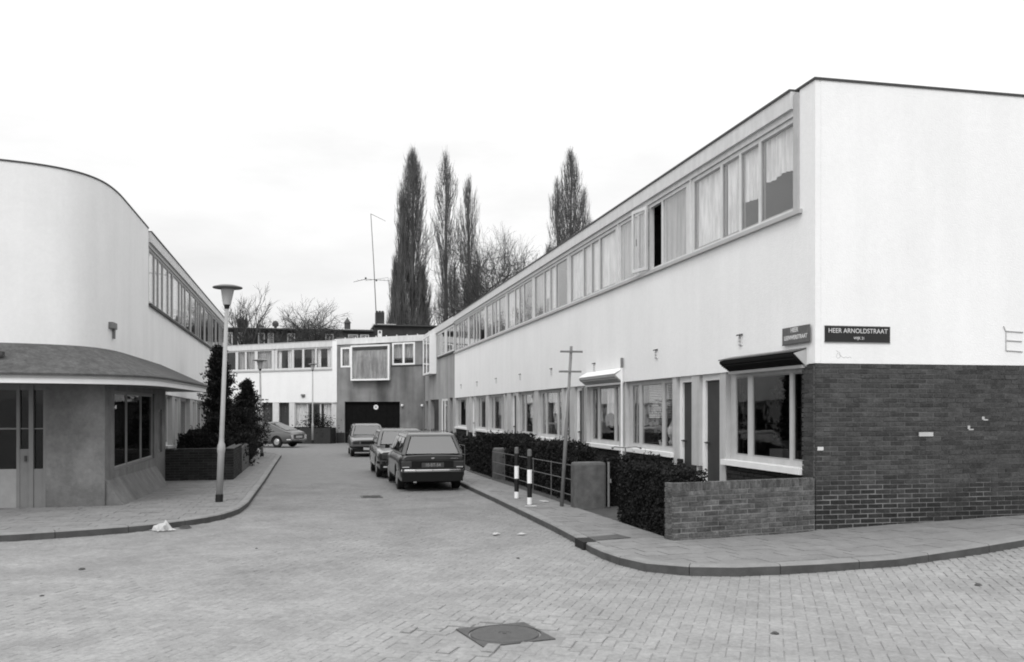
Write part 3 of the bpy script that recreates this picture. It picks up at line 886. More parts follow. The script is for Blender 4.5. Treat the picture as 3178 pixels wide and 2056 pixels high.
# signs
def text_part(s, size, F, uc, z, n, m, parent, flip=False, name='lettering', sx=1.0, bold=0.):
    cu = bpy.data.curves.new('t', 'FONT'); cu.body = s; cu.size = size; cu.align_x = 'CENTER'; cu.align_y = 'CENTER'; cu.extrude = .0012; cu.offset = bold
    to = bpy.data.objects.new('t', cu); COL.objects.link(to)
    bpy.context.view_layer.update()
    me = bpy.data.meshes.new_from_object(to.evaluated_get(bpy.context.evaluated_depsgraph_get()))
    bpy.data.objects.remove(to); bpy.data.curves.remove(cu)
    o0 = root_loc(parent); sg = -1 if flip else 1
    for v in me.vertices:
        p = Vector(F.pt(uc + sg * v.co.x * sx, n + v.co.z, z + v.co.y)) - o0
        v.co = p
    me.materials.clear(); me.materials.append(m)
    o = bpy.data.objects.new(name, me); link(o, parent); return o
t = thing('street_sign', FG.pt(7.5, 0, 2.6), 'black enamel street name sign reading HEER ARNOLDSTRAAT above the brickwork', 'sign')
mb = MB(); FG.box(mb, 6.99, 8.01, .004, .016, 2.59, 2.81); mb.build('plate', M_SIGN, t)
mb = MB(); FG.box(mb, 6.985, 8.015, .002, .02, 2.583, 2.59); FG.box(mb, 6.985, 8.015, .002, .02, 2.81, 2.817); mb.build('rim', M_METAL, t)
text_part('HEER ARNOLDSTRAAT', .092, FG, 7.505, 2.745, .018, M_LETTER, t, sx=.98)
text_part('WIJK 21', .055, FG, 7.52, 2.645, .018, M_LETTER, t, sx=.9)
t = thing('street_sign', FR.pt(12.0, 0, 2.6), 'weathered two-line street sign on the street side just above the dark awning box', 'sign')
mb = MB(); FR.box(mb, 11.66, 12.42, .03, .042, 2.60, 2.84); mb.build('plate', M_SIGNW, t)
mb = MB(); FR.box(mb, 11.66, 12.42, .03, .046, 2.585, 2.60); mb.build('rim', M_DARK, t)
text_part('HEER', .09, FR, 12.07, 2.79, .044, M_LETTER, t, flip=True, sx=1.0, bold=.002)
text_part('LEENWERSTRAAT', .085, FR, 12.04, 2.685, .044, M_LETTER, t, flip=True, sx=.95, bold=.002)
t = tag(simple(FG, 'label_plate', M_FRAME, None, 6.88, 6.97, .003, .012, 1.075, 1.125), 'tiny white plate on the brickwork close to the house corner', 'plate')
t = tag(simple(FG, 'label_plate', M_FRAMEP, None, 8.48, 8.71, .003, .012, 1.26, 1.32), 'oblong white plate in the middle of the brick gable', 'plate')
for i, (a, b, z, w2, h2) in enumerate([(9.28, 9.38, 1.36, .02, .05), (9.52, 9.62, 1.50, .02, .04)]):
    mb = MB(); FG.box(mb, a, a + w2 * 2, .003, .008, z, z + h2); FG.box(mb, a + w2, b, .003, .007, z - .015, z + .004)
    tag(mb.build('paper_scrap', M_PAPER, recalc=True), ['torn white paper remnant on the right part of the brick wall, lower of two', 'torn white paper remnant on the right part of the brick wall, upper of two'][i], 'paper')
t = thing('wall_bracket', FG.pt(9.9, 0, 2.7), 'faded grey E shaped mark on the white gable at the right edge', 'bracket')
mb = MB(); mb.path([FG.pt(9.88, .01, 2.86), FG.pt(9.92, .01, 2.78), FG.pt(9.92, .01, 2.50)], .008); mb.build('upright', M_FRAMEG, t)
for zz, L in ((2.79, .28), (2.655, .26), (2.505, .27)):
    mb = MB(); mb.tube(FG.pt(9.93, .01, zz), FG.pt(9.93 + L, .01, zz - .012), .009, .009, 6); mb.build('bar', M_FRAMEG, t)
mb = MB(); pts = [FG.pt(7.17 + .05 * math.sin(a * 1.1) + a * .012, .003, 2.42 + .05 * math.cos(a * 1.1) - a * .004) for a in range(6)] + [FG.pt(7.26 + .03 * a, .003, 2.375 + .008 * (-1) ** a) for a in range(6)]
mb.path(pts, .002, 4); tag(mb.build('graffiti', M_METAL), 'thin grey scribble on the white wall below the HEER ARNOLDSTRAAT sign', 'graffiti')

# things standing in the near windows
t = thing('window_planter', FR.pt(13.2, -.45, .82), 'white and grey planter box with dark house plants behind the corner window', 'planter')
mb = MB(); FR.box(mb, 13.05, 13.45, -.50, -.30, .86, 1.02); mb.build('trough', M_WHITEP, t)
mb = MB(); FR.box(mb, 12.55, 13.04, -.49, -.30, .86, 1.01); mb.build('trough', M_FRAMEG, t)
def leaves(mb, pts, size, flat=.0, ratio=.5):
    for p in pts:
        a = Vector(rng.normal(size=3)); a.normalize(); b = a.cross(Vector(rng.normal(size=3))); b.normalize()
        s_ = size * (.6 + .8 * rng.random()); p = Vector(p)
        mb.add([p - a * s_, p - b * s_ * ratio, p + a * s_, p + b * s_ * ratio], [(0, 1, 2, 3)], float(rng.random()))
pts = []
for cu_, rad, n in (((13.3, -.5, 1.35), .2, 160), ((12.9, -.5, 1.65), .22, 180), ((13.45, -.5, 1.9), .16, 120), ((12.7, -.5, 1.2), .15, 80)):
    for _ in range(n):
        v = rng.normal(size=3) * rad * .55; q = FR.pt(cu_[0] + v[0], min(cu_[1] + v[1] * .5, -.3), cu_[2] + v[2]); pts.append(q)
mb = MB(); leaves(mb, pts, .04); mb.build('foliage', M_LEAF, t, recalc=False, attr=True)
t = thing('ornament', FR.pt(17.75, -.4, .85), 'pale figurine standing in a vase shape behind the blind of the second window', 'ornament')
q = FR.pt(17.75, -.42, .87)
mb = MB(); mb.lathe(q, [(.07, 0), (.09, .1), (.05, .17), (.09, .22), (.12, .32), (.08, .42), (.045, .5), (.03, .56), (.01, .62)], 14); mb.build('figure', M_WHITEP, t, smooth=True)
t = thing('pot_plant', FR.pt(18.3, -.4, .85), 'leafy pot plant on the inner sill of the second window', 'plant')
q = FR.pt(18.35, -.42, .87); mb = MB(); mb.lathe(q, [(.05, 0), (.075, .13)], 12); mb.build('pot', M_WHITEP, t)
mb = MB(); leaves(mb, [(q[0] + rng.normal() * .06, q[1] + rng.normal() * .12, q[2] + .22 + rng.normal() * .07) for _ in range(120)], .03); mb.build('foliage', M_LEAF, t, recalc=False, attr=True)

# ================================================================== GARDEN WALLS, HEDGES, PIERS (right)
gw_len = math.dist((4.56, 11.11), (6.84, 11.575))
gu = ((6.84 - 4.56) / gw_len, (11.575 - 11.11) / gw_len)
FW = Facade((4.56, 11.11), gu, (gu[1], -gu[0]))
t = thing('garden_wall', (4.56, 11.11, -.05), 'low brick garden wall with upright top course, joined to the brick gable', 'garden wall')
mb = MB(); FW.box(mb, .012, gw_len, -.21, -.006, -.2, .685); mb.build('core', M_MORTAR, t)
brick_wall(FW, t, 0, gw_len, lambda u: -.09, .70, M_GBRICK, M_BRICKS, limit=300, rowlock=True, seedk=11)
FW2 = Facade((4.56, 11.11), (-gu[1], gu[0]), (-gu[0], -gu[1]))
brick_wall(FW2, t, .06, .22, lambda u: -.09, .70, M_GBRICK, M_BRICKS, limit=60, rowlock=False, seedk=12)

def hedge(label, x0, x1, y0, y1, zt, n=7000, size=.028, ztf=None, name='hedge', bumpy=.09):
    t = thing(name, ((x0 + x1) / 2, (y0 + y1) / 2, G(x0, y0) + .06), label, 'hedge')
    ztf = ztf or (lambda y: zt)
    mb = MB(); k = max(2, int((y1 - y0) / .4)); ins = .05
    vs = []
    for i in range(k + 1):
        y = y0 + ins + (y1 - y0 - 2 * ins) * i / k; z0 = G(x0, y) + .02; z1 = ztf(y) - .05
        vs += [(x0 + ins, y, z0), (x0 + ins, y, z1 - .05), (x0 + ins + .06, y, z1), (x1 - ins - .06, y, z1), (x1 - ins, y, z1 - .05), (x1 - ins, y, z0)]
    fs = [(6 * i + j, 6 * i + (j + 1) % 6, 6 * (i + 1) + (j + 1) % 6, 6 * (i + 1) + j) for i in range(k) for j in range(6)] + [(0, 1, 2, 3, 4, 5), tuple(6 * k + j for j in (5, 4, 3, 2, 1, 0))]
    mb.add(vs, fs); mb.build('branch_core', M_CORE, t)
    mb = MB(); pts = []
    H = zt - G(x0, y0)
    A = [(y1 - y0) * H, (y1 - y0) * (x1 - x0) * 1.2, (x1 - x0) * H * 1.2, (x1 - x0) * H, (y1 - y0) * H * .5]
    A = np.array(A) / sum(A)
    for _ in range(n):
        f = rng.choice(5, p=A); y = rng.uniform(y0, y1); x = rng.uniform(x0, x1)
        zb, ztp = G(x0, y) + .08, ztf(y); z = zb + (ztp - zb) * rng.random() ** .9
        off = bumpy * (.5 + .5 * math.sin(y * 7 + z * 5) * math.sin(z * 11 + x * 6)) * rng.random() * 1.6 - .045
        if f == 0: x = x0 - off * .6 + .01
        elif f == 1: z = ztp + off * .5
        elif f == 2: y = y0 - off * .4; y = max(y, y0 - .02)
        elif f == 3: y = y1 + off
        else: x = x1 + off
        pts.append((x, y, z))
    leaves(mb, pts, size, ratio=.55)
    for _ in range(int((y1 - y0) * 16)):            # stray shoots
        x = rng.uniform(x0 + .03, x1 - .03); y = rng.uniform(y0 + .03, y1 - .03); z = ztf(y) - .03
        tip = Vector((x + rng.normal() * .05, y + rng.normal() * .05, z + rng.uniform(.05, .17)))
        mb.tube((x, y, z), tip, .003, .002, 3, False, .3)
        leaves(mb, [Vector((x, y, z)).lerp(tip, k / 5) + Vector(rng.normal(size=3)) * .012 for k in range(1, 6)], size * .8, ratio=.5)
    mb.build('foliage', M_LEAF, t, recalc=False, attr=True)
    return t
hedge('dark clipped hedge between the brick garden wall and the near concrete pier', 4.62, 5.14, 11.38, 13.5, .86, 11000, .022, lambda y: .78 + .06 * math.sin((y - 11.2) * 1.25) + .02 * math.sin(y * 9))
hedge('long dark hedge behind the pipe railing and the striped bollards', 4.85, 5.25, 16.5, 23.2, .95, 10000, .03, lambda y: .91 - .05 * math.sin(y * 1.3) + .02 * math.sin(y * 7))
hedge('low dark hedge crossing behind the near concrete pier', 5.25, 6.3, 15.9, 16.25, .78, 2500, .025, name='hedge')
hedge('dark rounded hedge beyond the farther concrete pier', 4.72, 5.9, 24.1, 27.6, .82, 7000, .034, lambda y: .95 - .06 * (y - 24.1))
hedge('dark low hedge behind the far railing near the parked cars', 5.0, 5.6, 28.4, 43.5, .62, 6000, .045, lambda y: .62 - .006 * (y - 28))

def pier_block(name, label, x0, x1, y0, y1, zt, m=M_CONC, cat='pier', rad=.06):
    t = thing(name, ((x0 + x1) / 2, (y0 + y1) / 2, G(x0, y0) + .1), label, cat)
    mb = MB(); mb.box(x0, x1, y0, y1, G(x0, y0) - .05, zt)
    mb.build('slab', m, t, bevel=rad, smooth=False)
    return t
t = pier_block('concrete_pier', 'rough concrete garden pier beside the leaning crossed pole', 4.55, 5.14, 15.62, 15.92, .70, rad=.05)
mb = MB(); mb.tube((5.19, 15.66, -.1), (5.19, 15.66, .7), .022); mb.build('gate_post', M_METAL, t)
mb = MB(); mb.box(5.19, 5.22, 15.60, 15.66, .33, .40); mb.build('latch', M_METAL, t)
pier_block('concrete_pier', 'farther rough concrete garden pier left of the bollards', 4.68, 5.16, 23.45, 23.85, .61, rad=.05)
def railing(label, x, y0, y1, n, zs, hpost):
    t = thing('pipe_railing', (x, y0, G(x, y0) + .1), label, 'railing')
    for i in range(n):
        y = y0 + (y1 - y0) * i / (n - 1)
        mb = MB(); mb.tube((x, y, G(x, y)), (x, y, G(x, y) + hpost), .012, .012, 6); mb.build('post', M_RAIL, t)
    for z in zs:
        mb = MB(); mb.tube((x, y0, G(x, y0) + z), (x, y1, G(x, y1) + z), .008, .008, 6); mb.build('rail', M_RAIL, t)
railing('thin three rail pipe railing between the two concrete piers', 4.6, 15.95, 23.4, 6, (.84, .58, .30), .86)
railing('thin pipe railing beyond the farther pier beside the estate car', 4.66, 28.2, 36.2, 6, (.84, .56, .28), .86)

# leaning pole with two cross bars
t = thing('marker_pole', (4.41, 15.98, -.11), 'leaning grey metal pole with two short cross bars', 'pole')
tfp = lambda x, y, z: (x + .0625 * (z + .11), y, z)
mb = MB(tfp); mb.lathe((4.41, 15.98, 0), [(.036, -.13), (.036, 1.46), (.027, 1.5), (.027, 2.78)], 12); mb.build('pole', M_METAL, t, smooth=True)
for zz in (2.68, 2.32):
    mb = MB(tfp); mb.box(4.20, 4.62, 15.945, 15.96, zz - .018, zz + .018); mb.build('cross_bar', M_METAL, t)
# striped bollards
def bollard(x, y, label):
    z = G(x, y) + .09
    t = thing('bollard', (x, y, z), label, 'bollard', 'striped bollards on the right pavement')
    bands = [(0, .15, M_WHITEP), (.15, .41, M_BLACK), (.41, .66, M_WHITEP), (.66, .91, M_BLACK)]
    for a, b, m in bands:
        mb = MB(); mb.lathe((x, y, z), [(.045, a), (.045, b)], 16); mb.build('band', m, t, smooth=False)
    mb = MB(); mb.lathe((x, y, z), [(.042, .91), (.042, 1.01), (.034, 1.03), (.012, 1.035)], 16); mb.build('cap', M_CAP, t)
    mb = MB(); mb.lathe((x, y, z), [(.10, -.01), (.10, .012), (.05, .02)], 16); mb.build('collar', M_CONC, t)
bollard(3.92, 16.42, 'black and white striped bollard nearest the leaning pole')
bollard(3.98, 17.78, 'black and white striped bollard, the farther of the two')

# bicycles half hidden behind the hedge
def bicycle(x, y, ang, label):
    z = G(x, y) + .06
    t = thing('bicycle', (x, y, z), label, 'bicycle')
    c, s = math.cos(ang), math.sin(ang); lean = .12
    def P(a, b, h): return (x + a * c - (b + lean * h) * s, y + a * s + (b + lean * h) * c, z + h)
    for a in (-.52, .52):
        mb = MB(); pts = [P(a + .33 * math.cos(k * math.pi / 12), 0, .34 + .33 * math.sin(k * math.pi / 12)) for k in range(25)]
        mb.path(pts, .016, 5); mb.build('wheel', M_TYRE, t)
    mb = MB()
    for p, q in [((-.1, 0, .3), (-.2, 0, .85)), ((-.1, 0, .3), (.35, 0, .72)), ((-.17, 0, .75), (.33, 0, .82)), ((.33, 0, .88), (.52, 0, .34)), ((-.1, 0, .3), (-.52, 0, .34)), ((-.17, 0, .72), (-.52, 0, .34))]:
        mb.tube(P(*p), P(*q), .014, .014, 6)
    mb.build('frame', M_BLACK, t)
    mb = MB(); mb.path([P(.34, 0, .86), P(.31, 0, 1.02)], .012); mb.path([P(.15, -.28, 1.03), P(.28, -.22, 1.05), P(.33, 0, 1.03), P(.28, .22, 1.05), P(.15, .28, 1.03)], .012); mb.build('handlebar', M_METAL, t)
    for b in (-.28, .28):
        mb = MB(); mb.tube(P(.05, b, 1.03), P(.17, b, 1.03), .017); mb.build('grip', M_TYRE, t)
    mb = MB(); mb.hexa([P(-.36, -.09, .90), P(-.36, .09, .90), P(-.06, .03, .90), P(-.06, -.03, .90), P(-.36, -.09, .95), P(-.36, .09, .95), P(-.06, .03, .93), P(-.06, -.03, .93)]); mb.build('saddle', M_BLACK, t)
bicycle(6.25, 17.3, R(78), 'black bicycle with raised handlebar leaning under the second window')
bicycle(6.2, 20.6, R(95), 'dark bicycle leaning under the awning window, saddle above the hedge')

# ================================================================== street lamps
def lamp(x, y, lean, ztop, label, base_h=.15):
    z = G(x, y) + .1
    t = thing('street_lamp', (x, y, z), label, 'street lamp', 'street lamps with round hats')
    tf = lambda a, b, c_: (a + lean * (c_ - z), b, c_)
    mb = MB(tf); mb.lathe((x, y, z), [(.072, -.02), (.072, base_h)], 16); mb.build('foot', M_BLACK, t)
    H = ztop - z
    mb = MB(tf); mb.lathe((x, y, z), [(.062, base_h), (.064, .93), (.072, .96), (.078, 1.02), (.07, 1.1), (.05, 1.16), (.046, 1.25), (.036, H - .46)], 16); mb.build('pole', M_LAMPP, t, smooth=True)
    mb = MB(tf); mb.lathe((x, y, z), [(.04, H - .46), (.055, H - .40), (.062, H - .385)], 16); mb.build('neck', M_BLACK, t)
    mb = MB(tf); mb.lathe((x, y, z), [(.07, H - .385), (.075, H - .37), (.125, H - .09), (.132, H - .08)], 20); mb.build('lamp_glass', M_LAMPG, t, smooth=True)
    mb = MB(tf); mb.lathe((x, y, z), [(.14, H - .085), (.27, H - .065), (.282, H - .05), (.27, H - .035), (.16, H - .005), (.05, H)], 28); mb.build('hat', M_LAMPH, t)
lamp(-1.73, 18.44, .038, 4.03, 'nearest street lamp with flat round hat and black foot, on the left pavement')
lamp(-1.95, 38.49, -.02, 3.62, 'slim street lamp beside the conifers on the left')
lamp(.08, 55.98, 0, 4.30, 'farthest street lamp standing in front of the white end row')

# ================================================================== LEFT: corner shop
t = thing('corner_shop', (-3.85, 18.05, G(-3.85, 18) + .1), 'white corner building with rounded end over a low canopied shop front', 'shop')
shop = t
shz = lambda x, y, z: (x, y, z - .0133 * (y - 23.5))
upper = [(-14.5, 17.72), (-6.6, 17.78), (-5.9, 17.85), (-5.3, 17.97), (-4.85, 18.12), (-4.5, 18.33), (-4.22, 18.62), (-4.03, 19.0), (-3.92, 19.45), (-3.86, 20.1), (-3.85, 20.8), (-3.85, 23.6)]
def smooth_path(pts, n=4):
    out = []
    for i in range(len(pts) - 1):
        p0 = pts[max(0, i - 1)]; p1 = pts[i]; p2 = pts[i + 1]; p3 = pts[min(len(pts) - 1, i + 2)]
        for k in range(n):
            t_ = k / n
            out.append(tuple(.5 * ((2 * p1[j]) + (-p0[j] + p2[j]) * t_ + (2 * p0[j] - 5 * p1[j] + 4 * p2[j] - p3[j]) * t_ ** 2 + (-p0[j] + 3 * p1[j] - 3 * p2[j] + p3[j]) * t_ ** 3) for j in (0, 1)))
    out.append(pts[-1]); return out
up = upper[:1] + smooth_path(upper[1:-1], 4) + upper[-1:]
def wall_strip(name, pts, thick, z0, z1, m, parent, tf=None, smooth=True, side=1):
    inn = offset(pts, side * thick); mb = MB(tf); n = len(pts)
    vs = [(x, y, z0) for x, y in pts] + [(x, y, z1) for x, y in pts] + [(x, y, z0) for x, y in inn] + [(x, y, z1) for x, y in inn]
    fs = []
    for i in range(n - 1):
        fs += [(i, i + 1, n + i + 1, n + i), (2 * n + i + 1, 2 * n + i, 3 * n + i, 3 * n + i + 1), (n + i, n + i + 1, 3 * n + i + 1, 3 * n + i), (i + 1, i, 2 * n + i, 2 * n + i + 1)]
    fs += [(0, n, 3 * n, 2 * n), (n - 1, 3 * n - 1, 4 * n - 1, 2 * n - 1)]
    mb.add(vs, fs); return mb.build(name, m, parent)
wall_strip('wall', up, .24, 2.1, 6.0, M_PLASTER, shop, shz)
wall_strip('roof_edging', offset(up, -.015), .28, 6.0, 6.03, M_DARK, shop, shz)
mb = MB(shz); mb.prism([(-14.5, 18)] + offset(up, .2)[1:] + [(-3.95, 23.6), (-14.5, 23.6)], 5.86, 5.93); mb.build('roof', M_ROOF, shop)
mb = MB(shz); mb.box(-14.5, -14.4, 18.7, 23.5, -.2, 5.86); mb.box(-14.5, -4.1, 26.0, 26.1, -.3, 2.6); mb.build('room_wall', M_ROOM, shop)
mb = MB(shz); mb.prism([(-14.3, 18.4), (-4.9, 18.6), (-4.2, 19.5), (-4.0, 26.0), (-14.3, 26.0)], 2.28, 2.36); mb.build('ceiling', M_ROOM, shop)
# lower walls
zg = G(-3.7, 20)
mb = MB()
FS.box(mb, -4.70, -3.75, -.3, 0, -.25, 2.25)
FLs = Facade((-3.70, 0), (0, 1), (1, 0))
FLs.box(mb, 18.051, 18.9, -.3, 0, -.3, 2.25); FLs.box(mb, 18.9, 23.5, -.3, 0, -.35, .45); FLs.box(mb, 18.9, 23.5, -.3, 0, 2.0, 2.25)
FLs.box(mb, 23.5, 24.15, -.3, 0, -.4, 2.25); FLs.box(mb, 24.15, 24.7, -.3, 0, -.4, .55); FLs.box(mb, 24.15, 24.7, -.3, 0, 1.62, 2.25); FLs.box(mb, 24.7, 25.25, -.3, 0, -.4, 2.25)
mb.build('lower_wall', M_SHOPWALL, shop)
window(FLs, shop, 18.9, 23.5, .45, 2.0, [(18.98, 20.3), (20.37, 21.95), (22.02, 23.42)], n=-.04, fm=M_FRAMED, fw=.05, gm=M_GLASSD,
       curt=[(19.0, 23.4, .62, .82, -.3, M_CURTG, .06), (19.6, 20.5, .5, 1.95, -.5, M_CURTG, .07), (21.2, 22.1, .5, 1.95, -.5, M_CURTG, .07)])
window(FLs, shop, 24.15, 24.7, .55, 1.62, [(24.2, 24.65)], n=-.05, fm=M_FRAMED, fw=.04, gm=M_GLASSD)
mb = MB(); z0 = G(-3.6, 18) + .1
za, zb2 = z0 + .48, z0 - .02
vs = [(-3.71, 18.10, za), (-3.36, 18.10, zb2), (-3.71, 18.10, zb2 - .05), (-3.71, 23.8, za - .08), (-3.36, 23.5, zb2 - .09), (-3.71, 23.8, zb2 - .14)]
mb.add(vs, [(0, 1, 2), (5, 4, 3), (0, 3, 4, 1), (1, 4, 5, 2), (2, 5, 3, 0)]); mb.build('sloping_plinth', M_SHOPWALL, shop)
# shop front
mb = MB()
FS.box(mb, -8.0, -5.20, -.16, -.06, -.2, .56); mb.build('kick_panel', mat('shop_panel_paint', .27, rough=.5, var=.1), shop)
sf = MB()
FS.box(sf, -5.20, -5.145, -.16, -.05, -.2, 2.25); FS.box(sf, -5.145, -4.99, -.15, -.06, -.18, .92); FS.box(sf, -4.99, -4.915, -.17, -.03, -.2, 2.25)
FS.box(sf, -4.915, -4.745, -.15, -.05, -.2, .56); FS.box(sf, -4.745, -4.70, -.16, -.02, -.2, 2.25)
FS.box(sf, -8.0, -5.20, -.14, -.07, 1.275, 1.305); FS.box(sf, -5.145, -4.99, -.14, -.07, 1.28, 1.30); FS.box(sf, -4.915, -4.745, -.14, -.07, 1.28, 1.30)
FS.box(sf, -8.0, -5.20, -.16, -.06, 1.99, 2.25); FS.box(sf, -5.145, -4.99, -.16, -.06, 1.99, 2.25); FS.box(sf, -4.915, -4.745, -.16, -.06, 1.99, 2.25)
sfo = sf.build('shop_window', M_FRAMED, shop)
for a, b, z0_, z1_ in ((-8.0, -5.2, .56, 1.275), (-8.0, -5.2, 1.305, 1.99), (-5.145, -4.99, .92, 1.28), (-5.145, -4.99, 1.30, 1.99), (-4.915, -4.745, .56, 1.28), (-4.915, -4.745, 1.30, 1.99)):
    mb = MB(); FS.box(mb, a, b, -.115, -.11, z0_, z1_); mb.build('pane', M_GLASSD, sfo)
mb = MB(); FS.box(mb, -5.06, -5.03, -.06, -.02, .70, .80); mb.build('lock', M_DARK, sfo)
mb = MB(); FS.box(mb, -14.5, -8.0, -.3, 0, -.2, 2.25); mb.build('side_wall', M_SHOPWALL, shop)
# canopy
inn = [(-14.5, 17.72), (-6.6, 17.78), (-5.6, 17.9), (-4.85, 18.12), (-4.3, 18.5), (-4.0, 19.1), (-3.87, 20.0), (-3.85, 21.5), (-3.85, 25.4)]
out = [(-14.5, 16.75), (-6.4, 16.78), (-5.35, 16.86), (-4.4, 17.1), (-3.65, 17.5), (-3.15, 18.1), (-2.9, 19.0), (-2.83, 20.5), (-2.80, 26.2)]
inn = smooth_path(inn, 4); out = smooth_path(out, 4)
outd = offset(out, -.07)
n = len(inn)
can = MB()
zi, zf1, zf0 = 2.83, 2.235, 2.09
cz = lambda y: -.0045 * (y - 18)
vs = [(x, y, zi + cz(y)) for x, y in inn] + [(x, y, zf1 + .03) for x, y in outd] + [(x, y, zf1) for x, y in outd] + [(x, y, zf1) for x, y in out]
fs = [(i, i + 1, n + i + 1, n + i) for i in range(n - 1)] + [(n + i, n + i + 1, 2 * n + i + 1, 2 * n + i) for i in range(n - 1)] + [(2 * n + i, 2 * n + i + 1, 3 * n + i + 1, 3 * n + i) for i in range(n - 1)]
vs += [(-3.84, 26.25, zf1 + .03), (-3.84, 26.25, zf1)]
e = len(vs)
fs += [(n - 1, 2 * n - 1, e - 2), (2 * n - 1, 3 * n - 1, e - 1, e - 2)]
can.add(vs, fs); canopy = can.build('canopy', mat('canopy_felt', .078, grain=.35, gscale=16, var=.35, scale=5, bump=.5, bscale=50, rough=.95), shop)
canopy['label'] = 'grey felt covered sloping canopy'
wall_strip('fascia', out, .05, zf0, zf1 - .003, M_WHITEP, canopy, None)
wall_strip('fascia_trim', offset(out, -.025), .024, zf1 - .05, zf1 - .002, M_FRAMEG, canopy, None)
mb = MB(); FL2 = [(x, y) for x, y in offset(out, .05)]; m_ = len(FL2)
vs = [(x, y, zf0 + .02) for x, y in FL2] + [(x, y, zf0 + .02) for x, y in offset(inn, .1)]
mb.add(vs, [(i, i + 1, m_ + i + 1, m_ + i) for i in range(m_ - 1)]); mb.build('soffit', M_FRAMED, canopy)
mb = MB(); mb.box(-3.84, -2.80, 26.17, 26.22, zf0, zf1); mb.build('fascia', M_WHITEP, canopy)
mb = MB(); mb.box(-5.3, -5.18, 17.25, 17.4, 2.57, 2.64); mb.build('vent_cap', M_DARK, canopy)
t = thing('wall_sign', (-3.9, 19.85, 3.2), 'small dark sign box on a short stem on the rounded white wall above the canopy', 'sign')
mb = MB(); mb.box(-3.95, -3.83, 19.45, 19.85, 3.24, 3.37); mb.build('sign_box', M_METAL, t, bevel=.01)
mb = MB(); mb.box(-3.93, -3.84, 19.66, 19.72, 3.05, 3.24); mb.build('stem', M_METAL, t)

# ================================================================== LEFT ROW (5 houses)
lab_l = ['white terraced house joined to the rounded corner building, behind the nearest lamp', 'left row terraced house, second beyond the rounded corner',
         'left row terraced house behind the dark conifer, third beyond the rounded corner', 'left row terraced house, fourth beyond the rounded corner', 'last house of the left row before the side street']
for k in range(5):
    u0 = 23.6 + 4.1 * k; u1 = u0 + 4.1
    base = thing('terraced_house', (-3.85, u0, G(-3.85, u0) + .1), lab_l[k], 'house', 'white terraced houses of the left hand row')
    mb = MB(); FL.box(mb, u0, u1, -.24, 0, 2.06, 4.14); mb.build('wall', M_PLASTER, base)
    mb = MB(); FL.box(mb, u0, u1, -7, -.06, 5.8, 5.9); mb.build('roof', M_ROOF, base)
    mb = MB(); FL.box(mb, u0, u1, -.06, .06, 5.68, 5.92); mb.build('fascia', M_FRAME, base)
    mb = MB(); FL.box(mb, u0, u1, -.06, .08, 5.92, 5.95); mb.build('roof_edging', M_DARK, base)
    mb = MB(); FL.box(mb, u0, u1, -.2, .01, 5.58, 5.68); mb.build('lintel', M_FRAMEG, base)
    mb = MB(); FL.box(mb, u0, u1, -.2, .06, 4.14, 4.20); mb.build('window_sill', M_DARK, base)
    shell(FL, base, u0, u1, 6.8, G(-3.85, u0) - .1, 5.8, 2.1)
    P = [(u0 + .22, u0 + 1.0), (u0 + 1.06, u0 + 1.62), (u0 + 1.68, u0 + 2.35), (u0 + 2.42, u0 + 3.3), (u0 + 3.38, u0 + 4.05)]
    if k > 0: P = [(u0 + .12, u0 + 1.4), (u0 + 1.48, u0 + 2.05), (u0 + 2.12, u0 + 2.72), (u0 + 2.8, u0 + 3.95)]
    rr = random.Random(50 + k); cu = []
    for j, p in enumerate(P):
        q = rr.random()
        if k == 0 or q < .4 or (k == 1 and j < 2): cu.append((p[0], p[1], 4.26, 5.52, -.11, M_CURTB, .15, .006))
        elif q < .75: cu.append((p[0], p[0] + (p[1] - p[0]) * .45, 4.26, 5.52, -.14, M_CURT, .08, .018))
    window(FL, base, u0 + .01, u1 - .01, 4.20, 5.58, P, n=-.02, fw=.06, depth=.08, fm=M_FRAMEG, curt=cu)
    wa, wb, da, db = (u0 + 2.9, u0 + 4.0, u0 + 1.6, u0 + 2.4) if k == 0 else (u0 + 1.7, u0 + 3.9, u0 + .5, u0 + 1.3)
    if k == 0: wa, wb, da, db = 26.35, 27.65, 25.4, 26.15
    mb = MB()
    for a, b in ((u0, da), (db, wa), (wb, u1)):
        a = max(a, 25.26) if k == 0 else a
        if b - a > .02: FL.box(mb, a, b, -.3, -.02, -.2, 2.06)
    mb.build('pier', M_FRAMEG, base)
    mb = MB(); FL.box(mb, wa, wb, -.28, -.05, -.35, .58); mb.build('plinth', M_BRICKD, base)
    mb = MB(); FL.box(mb, wa - .05, wb + .05, -.24, .05, .58, .66); mb.build('window_sill', M_FRAME, base)
    Pn = [(wa + .07, wa + .45), (wa + .52, wb - .07)]
    window(FL, base, wa, wb, .66, 2.06, Pn, n=-.15, fw=.08, curt=[(Pn[1][0], Pn[1][1], 1.3, 2.0, -.4, M_CURT, .08)])
    mb = MB(); FL.box(mb, da + .06, db - .06, -.36, -.32, -.1, 1.98); mb.build('door', M_DOOR, base)
    mb = MB(); FL.box(mb, da, da + .06, -.38, -.05, -.2, 2.06); FL.box(mb, db - .06, db, -.38, -.05, -.2, 2.06); FL.box(mb, da + .06, db - .06, -.38, -.05, 1.98, 2.06); mb.build('door_frame', M_FRAME, base)
mb = MB(); FL.box(mb, 44.101, 44.3, -7, 0, -.5, 5.9); mb.build('end_wall', M_PLASTER, base)

